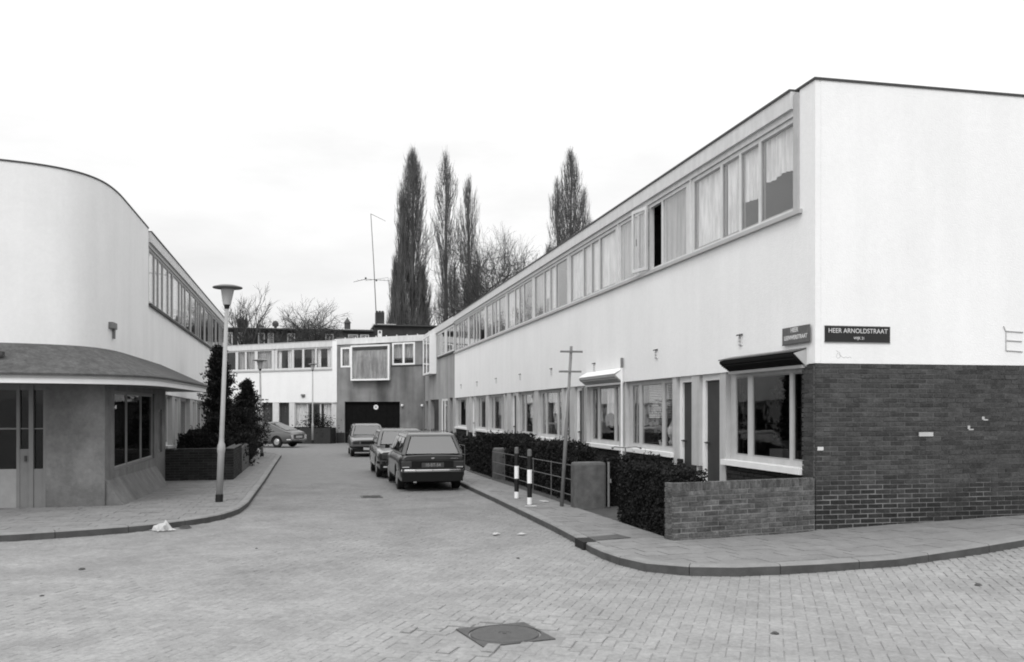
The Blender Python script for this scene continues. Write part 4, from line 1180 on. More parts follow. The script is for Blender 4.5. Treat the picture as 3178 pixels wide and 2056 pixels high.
# left garden wall
t = thing('garden_wall', (-2.9, 25.2, G(-2.9, 25.2) + .1), 'dark brick garden wall behind the nearest lamp post on the left', 'garden wall')
FQ = Facade((0, 25.17), (1, 0), (0, -1)); FQ2 = Facade((-2.0, 0), (0, 1), (1, 0))
mb = MB(); mb.box(-3.7, -2.02, 25.19, 25.38, -.5, .56); mb.box(-2.21, -2.012, 25.38, 28.2, -.5, .56); mb.build('core', M_MORTARD, t)
brick_wall(FQ, t, -3.7, -2.0, lambda u: -.24, .58, M_BRICKD, M_BRICKDS, limit=110, seedk=21)
brick_wall(FQ2, t, 25.18, 28.2, lambda u: -.28, .58, M_BRICKD, M_BRICKDS, limit=120, seedk=22)
mb = MB(); mb.box(-3.7, -1.99, 25.16, 25.39, .582, .60); mb.box(-2.22, -1.99, 25.391, 28.2, .582, .60); mb.build('coping', M_MORTARD, t)
pier_block('concrete_pier', 'smooth grey concrete pier ending the dark brick garden wall on the left', -2.22, -2.0, 28.25, 31.4, .50, rad=.03)

# ================================================================== vegetation helpers
def conifer(x, y, h, rad, label, n=9000, skirt=.0, lean=0.):
    z = G(x, y) + .05
    t = thing('conifer', (x, y, z), label, 'conifer')
    mb = MB(); mb.tube((x, y, z - .1), (x + lean * h, y, z + h * .95), .07, .01, 8); mb.build('trunk', M_BARK, t)
    mb = MB()
    nb = int(90 * h)
    for i in range(nb):
        f = rng.random() ** .8; zz = z + h * (.02 + .96 * f)
        a = rng.uniform(0, 2 * math.pi)
        prof = rad * 1.1 * (1 - f) ** .8 * (.62 + .38 * math.sin(a * 3 + f * 9) * math.sin(f * 17 + a)) + .06
        L = prof * rng.choice([.55, .8, 1.0, 1.2, 1.65], p=[.2, .25, .2, .2, .15])
        tip = Vector((x + lean * (zz - z) + L * math.cos(a), y + L * math.sin(a), zz + L * rng.uniform(.1, .55)))
        st = Vector((x + lean * (zz - z), y, zz - L * .1))
        mb.tube(st, tip, .012, .004, 3, False, .2)
        for j in range(int(n / nb)):
            s_ = rng.random() ** .6; p = st.lerp(tip, s_) + Vector(rng.normal(size=3)) * (.05 + .03 * L)
            d = (tip - st).normalized() * .5 + Vector(rng.normal(size=3)) * .45 + Vector((0, 0, .3)); d.normalize()
            e_ = d.cross(Vector(rng.normal(size=3))).normalized(); w_ = rng.uniform(.018, .035); l_ = rng.uniform(.05, .11)
            mb.add([p - e_ * w_, p + e_ * w_, p + d * l_], [(0, 1, 2)], float(rng.random()))
    mb.build('crown', M_LEAFC, t, recalc=False, attr=True)
conifer(-2.75, 29.6, 3.85, .80, 'tall dark shaggy conifer behind the nearest lamp post', 26000, lean=-.01)
conifer(-2.7, 27.6, 1.6, .5, 'low bushy dark evergreen rising behind the left brick garden wall', 12000)
conifer(-2.35, 31.6, 1.9, .62, 'low dark conifer filling the gap right of the tall conifer', 12000)
conifer(-2.45, 36.3, 3.0, .85, 'dark conifer with ragged double top beside the slim lamp', 22000, lean=.02)
conifer(-2.4, 33.8, 2.2, .62, 'short dark conifer between the two taller ones', 12000)
hedge('dark bushy hedge just behind the left brick garden wall', -3.45, -2.4, 25.6, 28.6, .95, 7000, .035, lambda y: .9 + .12 * math.sin(y * 2.3), name='hedge')
t = thing('shrub', (-2.9, 40.5, -.3), 'pale greyish shrub behind the slim lamp on the left', 'shrub')
mb = MB(); leaves(mb, [(-2.6 + float(np.clip(rng.normal() * .4, -.8, .8)), 40.5 + float(np.clip(rng.normal() * .5, -.9, .9)), .6 + abs(float(np.clip(rng.normal(), -2, 2))) * .7) for _ in range(2600)], .05); mb.build('foliage', mat('shrub_leaf', .09, var=.3, rnd='attr', rndamp=.5), t, recalc=False, attr=True)
mb = MB(); [mb.tube((-2.6, 40.5, -.35), (-2.6 + rng.normal() * .4, 40.5 + rng.normal() * .4, 1.0 + rng.random()), .02, .006, 4) for _ in range(9)]; mb.build('stem', M_BARK, t)

def at(u, Y):                      # x where a sight line at photo column u meets the plane Y
    a = (u - 1589) / 2850; return Y * (a * cy_ + sy_) / (cy_ - a * sy_)
def zat(v, x, y): return EYE + (1265 - v) / 2850 * (x * sy_ + y * cy_)
def ribbon_tree(mb, p, d, L, r, depth, spread, up, kids):
    p = Vector(p); d = Vector(d).normalized(); segs = 3 if depth > 1 else 2
    q = p; rr_ = r
    nodes = [q]
    for i in range(segs):
        d = (d + Vector(rng.normal(size=3)) * spread * .35 + Vector((0, 0, up))).normalized()
        q2 = q + d * (L / segs); r2 = rr_ * .78
        mb.tube(q, q2, rr_, r2, 5 if rr_ > .05 else 3, False, float(rng.random()))
        q, rr_ = q2, r2; nodes.append(q)
    if depth <= 0: return
    for i in range(kids):
        s_ = rng.uniform(.35, 1.0); k = min(segs - 1, int(s_ * segs)); st = nodes[k].lerp(nodes[k + 1], s_ * segs - k)
        nd = (d + Vector(rng.normal(size=3)) * spread).normalized()
        ribbon_tree(mb, st, nd, L * rng.uniform(.55, .85), max(r * .5, .009), depth - 1, spread, up, kids)
def bare_tree(x, y, h, label, spread=.5, kids=5, up=.08, seed=1, tr=.3, wide=1.0):
    global rng
    rng = np.random.default_rng(seed)
    z = G(x, y) - .1
    t = thing('bare_tree', (x, y, z), label, 'tree', 'bare winter trees behind the far roofs')
    mb = MB(); H0 = h * .5; mb.tube((x, y, z), (x + .1, y, z + H0), tr, tr * .75, 8); mb.build('trunk', M_BARK, t, attr=True)
    mb = MB()
    for i in range(8):
        a = i * 2 * math.pi / 8 + rng.uniform(-.3, .3); el = rng.uniform(.75, 1.25) if i else 1.5
        el = el * (1 if wide <= 1 else .85)
        ribbon_tree(mb, (x + .1, y, z + H0 * rng.uniform(.8, 1)), (math.cos(a) * math.cos(el), math.sin(a) * math.cos(el), math.sin(el)), h * .19 * wide, tr * .4, 4, spread, up, kids)
    mb.build('crown', M_BARK, t, recalc=False, attr=True)
bare_tree(at(770, 76.5), 76.5, 12.9, 'bare tree whose crown rises just right of the nearest lamp head', seed=3, kids=3, spread=.42, up=.14, wide=.95)
bare_tree(at(962, 76.5), 76.5, 12.0, 'wide bare tree between the lamp head and the aerial', seed=5, kids=4, spread=.6, up=.05, wide=1.15)
bare_tree(at(1560, 86), 86, 19.0, 'broad bare tree right of the poplar group above the sloping roof line', seed=9, kids=5, spread=.55, up=.07, tr=.36, wide=1.4)
bare_tree(at(1660, 90), 90, 17.0, 'thin bare tree crown rising near the single poplar', seed=12, kids=4, spread=.5, up=.08)

def poplar(x, y, h, rad, label, seed, n=900, dens=7, stems=((0, 0, 1.0),), low=.12):
    global rng
    rng = np.random.default_rng(seed)
    z = G(x, y) - .1
    t = thing('poplar_tree', (x, y, z), label, 'tree', 'tall columnar poplars behind the far roofs')
    mb = MB(); mb.tube((x, y, z), (x, y, z + h * .97), .38, .03, 8); mb.build('trunk', M_BARK, t, attr=True)
    mb = MB()
    for (sx, sy, sh) in stems:
        H = h * sh; cx0, cy0 = x + sx, y + sy
        if sx or sy: mb.tube((x, y, z + h * .05), (cx0, cy0, z + H * .35), .16, .13, 6, False, .2); mb.tube((cx0, cy0, z + H * .35), (cx0, cy0, z + H * .95), .13, .02, 5, False, .2)
        rs = rad * (1 if not (sx or sy) else (.72 if low > .18 and n > 800 else .5))
        for i in range(int(n * (1 if not (sx or sy) else .45))):
            f = low + (1 - low) * rng.random() ** .9
            a = rng.uniform(0, 2 * math.pi)
            env = rs * min(1, .45 + (f - low) / .18 * .55) * max(.04, 1 - f ** 6.5) ** .75 * (.72 + .44 * math.sin(a * 2 + f * 11) * math.sin(f * 19 + a * 1.5 + sx))
            out_ = env * rng.random() ** .45
            L = rng.uniform(1.4, 3.6)
            tip = Vector((cx0 + math.cos(a) * out_, cy0 + math.sin(a) * out_, z + H * f))
            st = Vector((cx0 + math.cos(a) * out_ * .6, cy0 + math.sin(a) * out_ * .6, tip.z - L))
            mid = st.lerp(tip, .5) + Vector((math.cos(a), math.sin(a), 0)) * out_ * .22
            r0 = .018 + .012 * rng.random()
            c_ = float(rng.random())
            mb.tube(st, mid, r0, r0 * .8, 3, False, c_); mb.tube(mid, tip, r0 * .8, .006, 3, False, c_)
            for j in range(dens):
                s_ = rng.random(); q = mid.lerp(tip, s_) if rng.random() < .7 else st.lerp(mid, s_)
                l2 = rng.uniform(.3, .9); a2 = a + rng.normal() * 1.2
                e_ = q + Vector((math.cos(a2) * l2 * .35, math.sin(a2) * l2 * .35, l2))
                mb.tube(q, e_, .011, .005, 3, False, c_)
    mb.build('crown', M_BARKP, t, recalc=False, attr=True)
for (u, v, Y, rad, lb, sd_, kw) in [
    (1281, 462, 92, 2.3, 'tallest and densest poplar of the left group, dark from top to base', 21, dict(n=1400, dens=9, stems=((0, 0, 1.0), (-1.7, .3, .62), (-1.1, -.6, .84), (-2.0, .4, .42), (1.0, -.3, .58), (1.2, .4, .35)), low=.05)),
    (1384, 466, 95, 2.1, 'slender poplar in the middle of the group of three', 22, dict(n=520, dens=8, low=.16, stems=((0, 0, 1.0), (.9, .2, .6)))),
    (1455, 548, 97, 2.1, 'shortest poplar of the group with a bare lower trunk', 23, dict(n=460, dens=8, low=.34, stems=((0, 0, 1.0), (1.0, .2, .72)))),
    (1772, 464, 95, 2.7, 'lone broad poplar standing apart above the middle of the right roof line', 24, dict(n=900, dens=8, low=.2, stems=((0, 0, 1.0), (-1.5, 0, .9), (1.4, .3, .87), (-2.4, .2, .66), (2.2, .3, .72))))]:
    x = at(u, Y); h = zat(v, x, Y) - G(x, Y)
    poplar(x, Y, h, rad, lb, sd_, **kw)

# ================================================================== END: grey corner building with garage
gb = thing('garage_building', (6.85, 57, G(6.85, 57)), 'grey plastered corner building with black garage door and big projecting window', 'building')
FRg = Facade((6.85, 0), (0, 1), (-1, 0))
def seg_wall(F, name, m, parent, u0, u1, z0, z1, holes, th=.24, n=0.):
    """wall with rectangular holes (u0,u1,z0,z1), holes not overlapping in u"""
    mb = MB(); cur = u0
    for a, b, c_, d in sorted(holes):
        if a > cur: F.box(mb, cur, a, n - th, n, z0, z1)
        if c_ > z0: F.box(mb, a, b, n - th, n, z0, c_)
        if d < z1: F.box(mb, a, b, n - th, n, d, z1)
        cur = b
    if cur < u1: F.box(mb, cur, u1, n - th, n, z0, z1)
    return mb.build(name, m, parent)
zG = -.6
# upper and lower walls kept as separate holes lists (split at z 3.0)
seg_wall(FE, 'front_wall', M_GREYPL, gb, 0, 5.5, 3.0, 5.82, [(.56, 1.99, 4.36, 5.77), (2.1, 4.52, 3.4, 5.68), (4.57, 5.23, 4.3, 5.62)])
seg_wall(FE, 'front_wall', M_GREYPL, gb, 0, 5.5, zG, 3.0, [(1.51, 4.98, zG, 2.03)])
seg_wall(FRg, 'side_wall', M_GREYPL2, gb, 44.45, 56.99, 3.0, 5.80, [(44.6, 50.5, 4.45, 5.74), (51.2, 54.5, 3.56, 5.78), (55.4, 56.9, 4.4, 5.75)])
seg_wall(FRg, 'side_wall', M_GREYPL2, gb, 44.45, 56.99, zG, 3.0, [(45.1, 46.2, zG, 2.16), (46.8, 49.1, -.1, 2.14), (50.2, 53.9, zG, 2.12), (54.9, 56.2, zG, 2.05)])
mb = MB(); FE.box(mb, -.05, 5.6, -.1, .06, 5.82, 6.2); mb.build('fascia', M_FRAME, gb)
mb = MB(); FRg.box(mb, 44.45, 57.02, -.1, .06, 5.80, 6.14); mb.build('fascia', M_FRAME, gb)
mb = MB()
c0 = FE.pt(5.5, 0, 0); c1 = FE.pt(5.5, -6, 0)
mb.prism([(6.9, 44.5), (13, 44.5), (13, 66), (c1[0], c1[1]), (c0[0], c0[1] + .1), (6.9, 57.1)], 5.9, 6.05); mb.build('roof', M_ROOF, gb)
mb = MB(); mb.box(12.8, 13, 44.5, 66, -.6, 5.9); mb.box(8.6, 8.7, 44.6, 57, -.6, 5.9); FE.box(mb, .2, 5.4, -2.6, -2.5, -.6, 5.85); mb.build('room_wall', M_ROOM, gb)
mb = MB(); mb.prism([(7.1, 44.6), (8.6, 44.6), (8.6, 58.5), (7.1, 57.3)], 2.2, 2.35); mb.build('ceiling', M_ROOM, gb)
# small knobs along roof edge
for k in range(8):
    mb = MB(); p = FE.pt(.4 + k * .65, .0, 6.2); mb.lathe((p[0], p[1], p[2]), [(.03, 0), (.035, .06), (.01, .08)], 6); mb.build('roof_knob', M_FRAME, gb)
def boxwindow(F, parent, u0, u1, z0, z1, proj_, panes, fm, curt=()):
    w_ = window(F, parent, u0, u1, z0, z1, panes, n=proj_, fm=fm, fw=.08, depth=.08, curt=curt)
    mb = MB(); F.box(mb, u0, u1, 0, proj_ - .081, z1 - .05, z1); F.box(mb, u0, u1, 0, proj_ - .081, z0, z0 + .07)
    F.box(mb, u0, u0 + .05, 0, proj_ - .081, z0 + .07, z1 - .05); F.box(mb, u1 - .05, u1, 0, proj_ - .081, z0 + .07, z1 - .05)
    mb.build('box_surround', fm, w_)
    return w_
boxwindow(FE, gb, 2.1, 4.52, 3.4, 5.68, .42, [(2.18, 4.44)], M_WHITEP, [(2.2, 4.42, 3.5, 5.35, .28, M_CURTG, .22, .05)])
window(FE, gb, .56, 1.99, 4.36, 5.77, [(.64, 1.23), (1.32, 1.91)], n=.03, fm=M_WHITEP, fw=.08, curt=[(.64, 1.9, 4.8, 5.7, -.2, M_CURTG, .1)])
window(FE, gb, 4.57, 5.23, 4.3, 5.62, [(4.66, 5.14)], n=.03, fm=M_WHITEP, fw=.09, curt=[(4.66, 5.14, 4.4, 5.5, -.2, M_CURTG, .1)])
simple(FE, 'window_sill', M_DARK, gb, -.0, 2.05, .0, .05, 4.29, 4.35)
gd = simple(FE, 'garage_door', M_GARAGE, gb, 1.51, 4.98, -.24, -.18, zG, 2.03)
for k in range(1, 8):
    mb = MB(); u_ = 1.51 + 3.47 * k / 8; FE.box(mb, u_ - .012, u_ + .012, -.18, -.165, zG, 2.03); mb.build('batten', M_GARAGE, gd)
p = FE.pt(3.04, 0, 1.69)
t = thing('round_sign', p, 'round white disc on the black garage door', 'sign')
mb = MB(); a_ = Vector(FE.pt(3.04, -.16, 1.69)); b_ = Vector(FE.pt(3.04, -.14, 1.69)); mb.tube(a_, b_, .15, .15, 24); mb.build('disc', M_WHITEP, t)
mb = MB(); a_ = Vector(FE.pt(3.04, -.139, 1.69)); b_ = Vector(FE.pt(3.04, -.135, 1.69)); mb.tube(a_, b_, .08, .08, 16); mb.build('emblem', M_FRAMEG, t)
for d, lb in ((1.35, 'round white globe light just right of the garage door'), (.10, 'round white globe light close to the inner corner of the grey wall')):
    t = thing('globe_light', FE.pt(d, 0, 1.79), lb, 'light')
    q = FE.pt(d, .12, 1.79); mb = MB(); mb.lathe((q[0], q[1], q[2] - .08), [(.03, 0), (.07, .03), (.085, .08), (.07, .13), (.03, .16)], 12); mb.build('globe', M_WHITEP, t, smooth=True)
    mb = MB(); mb.tube(FE.pt(d, 0, 1.79), FE.pt(d, .06, 1.79), .03); mb.build('arm', M_METAL, t)
mb = MB(); FE.box(mb, 0, 1.50, 0, .03, zG, .1); FE.box(mb, 4.99, 5.5, 0, .03, zG, .1); mb.build('plinth', M_BRICKD, gb)
mb = MB(); FRg.box(mb, 44.5, 45.09, 0, .03, zG, .1); FRg.box(mb, 46.3, 50.1, 0, .03, zG, -.1); mb.build('plinth', M_BRICKD, gb)
boxwindow(FRg, gb, 51.2, 54.4, 3.56, 5.78, .38, [(51.35, 52.7), (52.85, 54.2)], M_WHITEP, [(51.35, 54.2, 3.7, 5.7, .1, M_CURT, .1)])
window(FRg, gb, 44.6, 50.5, 4.45, 5.74, [(44.7, 46.0), (46.1, 47.0), (47.9, 49.0), (49.2, 50.4)], n=.02, fm=M_FRAME, fw=.08, curt=[(47.9, 49.0, 4.5, 5.6, -.15, M_CURT, .1)])
window(FRg, gb, 55.4, 56.9, 4.4, 5.75, [(55.5, 56.1), (56.2, 56.8)], n=.03, fm=M_WHITEP, fw=.08, curt=[(55.5, 56.8, 4.5, 5.7, -.15, M_CURT, .1)])
simple(FRg, 'window_sill', M_DARK, gb, 44.5, 50.6, .0, .08, 4.36, 4.44)
simple(FRg, 'door', M_GARAGE, gb, 50.2, 53.9, -.9, -.85, zG, 2.12)
simple(FRg, 'door', M_DOOR, gb, 54.9, 56.2, -.24, -.19, zG, 2.05)
simple(FRg, 'door', M_DOOR, gb, 45.1, 46.2, -.24, -.19, zG, 2.16)
window(FRg, gb, 46.8, 49.1, -.1, 2.14, [(46.95, 48.0), (48.12, 48.95)], n=-.02, fm=M_WHITEP, fw=.1, curt=[(47.0, 48.9, .0, 2.0, -.15, M_CURT, .1)])
mb = MB(); mb.path([FRg.pt(56.6, .06, 5.7), FRg.pt(56.6, .06, -.5)], .04, 8); mb.build('downpipe', M_METAL, gb)

# white end row: two houses
def end_house(d0, d1, label, upP, darkp, wa, wb, doors, curt, k):
    o = FE.pt(d0, 0, 0)
    base = thing('terraced_house', (o[0], o[1], G(o[0], o[1])), label, 'house', 'white terraced houses closing the street')
    mb = MB(); FE.box(mb, d0, d1, -.24, 0, 1.98, 4.15); mb.build('wall', M_PLASTER_R, base)
    mb = MB(); FE.box(mb, d0, d1, -6, -.05, 5.9, 6.0); mb.build('roof', M_ROOF, base)
    mb = MB(); FE.box(mb, d0, d1, -.05, .06, 5.72, 6.1); mb.build('fascia', M_FRAME, base)
    mb = MB(); FE.box(mb, d0, d1, -.05, .08, 6.1, 6.14); mb.build('roof_edging', M_FRAMEG, base)
    mb = MB(); FE.box(mb, d0, d1, -.2, .05, 4.15, 4.25); mb.build('window_sill', M_FRAMEG, base)
    window(FE, base, d0 + .01, d1 - .01, 4.25, 5.72, upP, n=-.01, fw=.1, curt=curt)
    shell(FE, base, d0, d1, 5.8, zG, 5.9, 2.0)
    ed = sorted([(wa, wb)] + doors); cur = d0; mb = MB()
    for a, b in ed:
        if a > cur: FE.box(mb, cur, a, -.3, -.02, zG, 1.98)
        cur = b
    if cur < d1: FE.box(mb, cur, d1, -.3, -.02, zG, 1.98)
    mb.build('pier', M_FRAME, base)
    mb = MB(); FE.box(mb, wa, wb, -.26, -.05, zG, .45); mb.build('plinth', M_BRICKD, base)
    L = wb - wa
    window(FE, base, wa, wb, .45, 1.98, [(wa + .06, wa + L * .3), (wa + L * .33, wa + L * .66), (wa + L * .69, wb - .06)], n=-.15, fw=.08,
           curt=[(wa + .06, wa + L * .24, .5, 1.9, -.3, M_CURT, .1, .03), (wb - L * .36, wb - .06, .5, 1.9, -.3, M_CURT, .12, .03)])
    for a, b in doors:
        dd = simple(FE, 'door', M_DOOR, base, a, b, -.3, -.25, zG, 1.98)
        mb = MB(); FE.box(mb, (a + b) / 2 - .05, (a + b) / 2 + .05, -.25, -.24, 1.2, 1.75); mb.build('pane', M_GLASS, dd)
    return base
mb = MB(); e0 = FE.pt(5.5, 0, 0)
ehs = end_house(5.5, 9.42, 'white end house with curtained window band, left of the grey garage building',
    [(5.85, 6.75), (6.85, 7.55), (7.66, 8.2), (8.32, 9.25)], None, 5.8, 8.15, [(8.5, 9.15)],
    [(5.85, 6.1, 4.3, 5.65, -.15, M_CURT, .08), (6.5, 6.75, 4.3, 5.65, -.15, M_CURT, .08), (6.85, 7.1, 4.3, 5.65, -.15, M_CURTG, .08), (8.32, 8.6, 4.3, 5.65, -.15, M_CURT, .08), (9.0, 9.25, 4.3, 5.65, -.15, M_CURT, .08)], 0)
simple(FE, 'corner_post', M_WHITEP, ehs, 5.46, 5.75, .0, .07, 1.98, 6.16)
end_house(9.42, 13.4, 'white end house partly hidden behind the conifers and slim lamp',
    [(9.6, 10.5), (10.68, 11.2), (11.3, 11.75), (11.9, 13.2)], None, 10.95, 13.2, [(9.55, 10.2)],
    [(9.6, 10.5, 4.3, 5.65, -.15, M_CURTG, .08), (10.68, 11.2, 4.3, 5.65, -.15, M_CURTG, .08), (11.3, 11.75, 4.3, 5.65, -.15, M_CURTG, .08)], 1)
end_house(13.4, 21.4, 'white end house at the far left, hidden behind the left row',
    [(13.6, 15.5), (15.7, 17.2), (17.4, 21.0)], None, 14.5, 17, [(18.5, 19.4)], [], 2)
t = thing('wall_vent', FE.pt(7.6, 0, 2.4), 'small dark vent hood on the white wall of the end row', 'vent')
mb = MB(); FE.box(mb, 7.48, 7.72, .001, .12, 2.44, 2.55); mb.build('hood', M_METAL, t)
mb = MB(); FE.box(mb, 7.53, 7.67, .001, .06, 2.33, 2.44); mb.build('vent_body', M_METAL, t)
# garden wall & hedge before the end row
q0, q1 = FE.pt(5.5, 1.5, 0), FE.pt(7.4, 1.5, 0)
t = thing('garden_wall', (q0[0], q0[1], G(*q0[:2])), 'dark brick garden wall before the white end house, left of the garage', 'garden wall')
mb = MB(); FE.box(mb, 5.5, 7.4, 1.35, 1.55, zG, .42); FE.box(mb, 5.5, 5.7, .1, 1.349, zG, .42); mb.build('wall', M_BRICKD, t)
hd = thing('hedge', FE.pt(9, 1.4, zG), 'dark straight hedge before the white end houses behind the farthest lamp', 'hedge')
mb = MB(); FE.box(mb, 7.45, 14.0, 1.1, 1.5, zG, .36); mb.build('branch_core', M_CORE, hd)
mb = MB(); leaves(mb, [FE.pt(rng.uniform(7.4, 14), 1.3 + rng.uniform(-.25, .25), rng.uniform(zG, .45)) for _ in range(6000)], .05); mb.build('foliage', M_LEAF, hd, recalc=False, attr=True)
t = thing('shrub', FE.pt(6.4, 1.0, zG), 'ragged dark shrub above the far garden wall beside the grey building', 'shrub')
mb = MB(); leaves(mb, [FE.pt(6.5 + rng.normal() * .5, .9 + rng.normal() * .3, .55 + rng.normal() * .33) for _ in range(1700)], .055); mb.build('foliage', M_LEAF, t, recalc=False, attr=True)
mb = MB(); [mb.tube(FE.pt(6.5, .9, zG), FE.pt(6.5 + rng.normal() * .4, .9, .6 + rng.random() * .6), .02, .008, 4) for _ in range(8)]; mb.build('stem', M_BARK, t)

# ================================================================== far dark terrace, chimneys, aerial
FT = Facade((0, 78), (1, 0), (0, -1))
t = thing('far_terrace', (0, 78, -.6), 'long dark brick terrace with white window frames behind the end row', 'building')
xa, xb, xc = at(600, 78), at(1160, 78), at(1560, 78)
ztop = 8.05; ztop2 = 8.55
wu = [(660, 690), (700, 722), (737, 762), (800, 822), (830, 850), (891, 916), (962, 991), (1009, 1036), (1080, 1112), (1117, 1146)]
holes = [(at(a, 78), at(b, 78), 6.75, 7.8) for a, b in wu]
seg_wall(FT, 'wall', mat('far_brick', .045, spec=.1, var=.25, scale=1.5), t, xa - 14, xb, -.6, ztop, holes)
for a, b, c_, d in holes:
    window(FT, t, a + .01, b - .01, c_, d, [(a + .1, b - .1)], n=-.03, fm=M_FRAME, fw=.08, split=0, curt=[(a + .1, a + (b - a) * .6, c_, d, -.12, M_CURTG, .1)])
mb = MB(); FT.box(mb, xa - 14, xb, -8, .25, ztop, ztop + .12); mb.build('roof', M_DARK, t)
mb = MB(); FT.box(mb, xa - 14, xb, -8, -1.5, ztop + .12, ztop + .3); mb.build('parapet', M_FRAME, t)
holes2 = [(at(a, 78), at(b, 78), 7.0, 8.2) for a, b in [(1172, 1186), (1330, 1352), (1375, 1400)]]
seg_wall(FT, 'wall', MATS['far_brick'], t, xb, xc, -.6, ztop2, holes2)
for a, b, c_, d in holes2:
    window(FT, t, a + .01, b - .01, c_, d, [(a + .1, b - .1)], n=-.03, fm=M_WHITEP, fw=.08, split=0)
mb = MB(); FT.box(mb, xb, xc, -8, .25, ztop2, ztop2 + .1); mb.build('roof', M_DARK, t)
mb = MB(); FT.box(mb, xb, xb + 2, -3, -1.5, ztop2 + .1, ztop2 + .3); mb.build('parapet', M_FRAME, t)
mb = MB(); mb.box(xa - 14, xc, 84, 84.2, -.6, 7.9); mb.box(xa - 14, xc, 78.3, 84, 6.3, 6.4); mb.build('room_wall', M_ROOM, t)
def chim(u0, u1, v0, v1, Y, label, kind):
    x0, x1 = at(u0, Y), at(u1, Y); z1, z0 = zat(v0, x0, Y), zat(v1, x0, Y) - .5
    t = thing('chimney', ((x0 + x1) / 2, Y, z0), label, 'chimney'); cx = (x0 + x1) / 2; r = (x1 - x0) / 2
    if kind == 'stack':
        mb = MB(); mb.box(x0, x1, Y, Y + .8, z0, z1 - .1); mb.build('stack', MATS['far_brick'], t)
        for k in range(3):
            mb = MB(); xx = x0 + (x1 - x0) * (k + .5) / 3; mb.lathe((xx, Y + .4, z1 - .1), [(.12, 0), (.1, .16)], 8); mb.build('pot', M_DARK, t)
    elif kind == 'cone':
        mb = MB(); mb.lathe((cx, Y + .3, z0), [(r * .9, 0), (r * .9, z1 - z0 - .45)], 12); mb.build('stack', M_DARK, t)
        mb = MB(); mb.lathe((cx, Y + .3, z1 - .45), [(r * 1.2, 0), (r * .3, .35), (.02, .5)], 12); mb.build('cowl', M_DARK, t)
    else:
        mb = MB(); mb.lathe((cx, Y + .3, z0), [(r * .4, 0), (r * .4, (z1 - z0) * .55), (r * .9, (z1 - z0) * .6), (r, (z1 - z0) * .8), (r * .6, (z1 - z0) * .97), (.03, z1 - z0)], 12); mb.build('cowl', M_DARK, t, smooth=True)
chim(735, 768, 990, 1019, 80, 'broad dark brick chimney stack left of all on the far roof', 'stack')
chim(793, 822, 1008, 1019, 80, 'flat dark mushroom cowl low on the far roof', 'ball')
chim(844, 865, 995, 1019, 80, 'round headed dark chimney cowl on the far roof', 'ball')
chim(1068, 1089, 986, 1013, 80, 'pointed dark chimney with cone cap on the far roof', 'cone')
chim(1166, 1193, 966, 996, 80, 'dark brick chimney stack at the foot of the tall aerial', 'stack')
t = thing('aerial_mast', (at(1168, 79.5), 79.5, 8.5), 'tall thin leaning television aerial mast on the far roof', 'aerial')
def PP(u, v, Y=79.5):
    x = at(u, Y); return (x, Y, zat(v, x, Y))
mb = MB(); mb.tube(PP(1169, 1010), PP(1160, 820), .045, .035, 6); mb.tube(PP(1160, 820), PP(1151, 666), .035, .028, 6); mb.build('mast', M_DARK, t)
mb = MB(); mb.tube(PP(1150, 664), PP(1197, 687), .022, .015, 5); mb.build('arm', M_DARK, t)
mb = MB(); mb.tube(PP(1097, 876), PP(1135, 867), .02, .025, 5); mb.tube(PP(1135, 867), PP(1210, 872), .022, .018, 5); mb.tube(PP(1133, 872), PP(1205, 862), .012, .012, 4); mb.build('arm', M_DARK, t)
for uu in (1110, 1122, 1136, 1150, 1180, 1192):
    mb = MB(); mb.tube(PP(uu, 868, 79.2), PP(uu + 2, 871, 79.8), .014, .014, 4); mb.build('element', M_DARK, t)
for a, b in (((1135, 864)), ((1168, 871))):
    mb = MB(); q = PP(a, b); mb.box(q[0] - .07, q[0] + .07, q[1] - .06, q[1] + .06, q[2] - .07, q[2] + .07); mb.build('junction_box', M_DARK, t)

# ================================================================== litter
def crumple(x, y, sx, sy, h, label, n=6, m=M_PAPER, name='paper_litter', cat='litter', zoff=.014):
    mb = MB(); rr = random.Random(int(x * 100)); a = rr.uniform(0, 3)
    vs = []
    for j in range(n + 1):
        for i in range(n + 1):
            p, q = (i / n - .5), (j / n - .5)
            e_ = 1 - .35 * rr.random() if i in (0, n) or j in (0, n) else 1
            hh = h * rr.random() * (1 - 2.6 * (p * p + q * q)) if 0 < i < n and 0 < j < n else 0
            X, Y = p * sx * e_, q * sy * e_
            vs.append((x + X * math.cos(a) - Y * math.sin(a), y + X * math.sin(a) + Y * math.cos(a), G(x, y) + zoff + max(0, hh)))
    mb.add(vs, [(j * (n + 1) + i, j * (n + 1) + i + 1, (j + 1) * (n + 1) + i + 1, (j + 1) * (n + 1) + i) for j in range(n) for i in range(n)])
    return tag(mb.build(name, m, recalc=False), label, cat)
crumple(-2.2, 14.72, .34, .3, .17, 'crumpled white paper lying against the left kerb', 7)
crumple(-1.9, 14.95, .2, .12, .05, 'small dark scrap beside the crumpled paper at the left kerb', 4, M_SOIL, 'leaf_litter')
crumple(2.62, 13.08, .17, .09, .02, 'flat white paper scrap on the road before the bollards, left of two', 4)
crumple(2.98, 12.98, .14, .11, .02, 'flat white paper scrap on the road before the bollards, right of two', 4)
crumple(3.85, 16.0, .25, .12, .02, 'pale scrap on the pavement at the foot of the nearest bollard', 4, zoff=.12)
crumple(4.32, 16.9, .25, .14, .02, 'pale scrap on the pavement between bollard and railing', 4, zoff=.12)
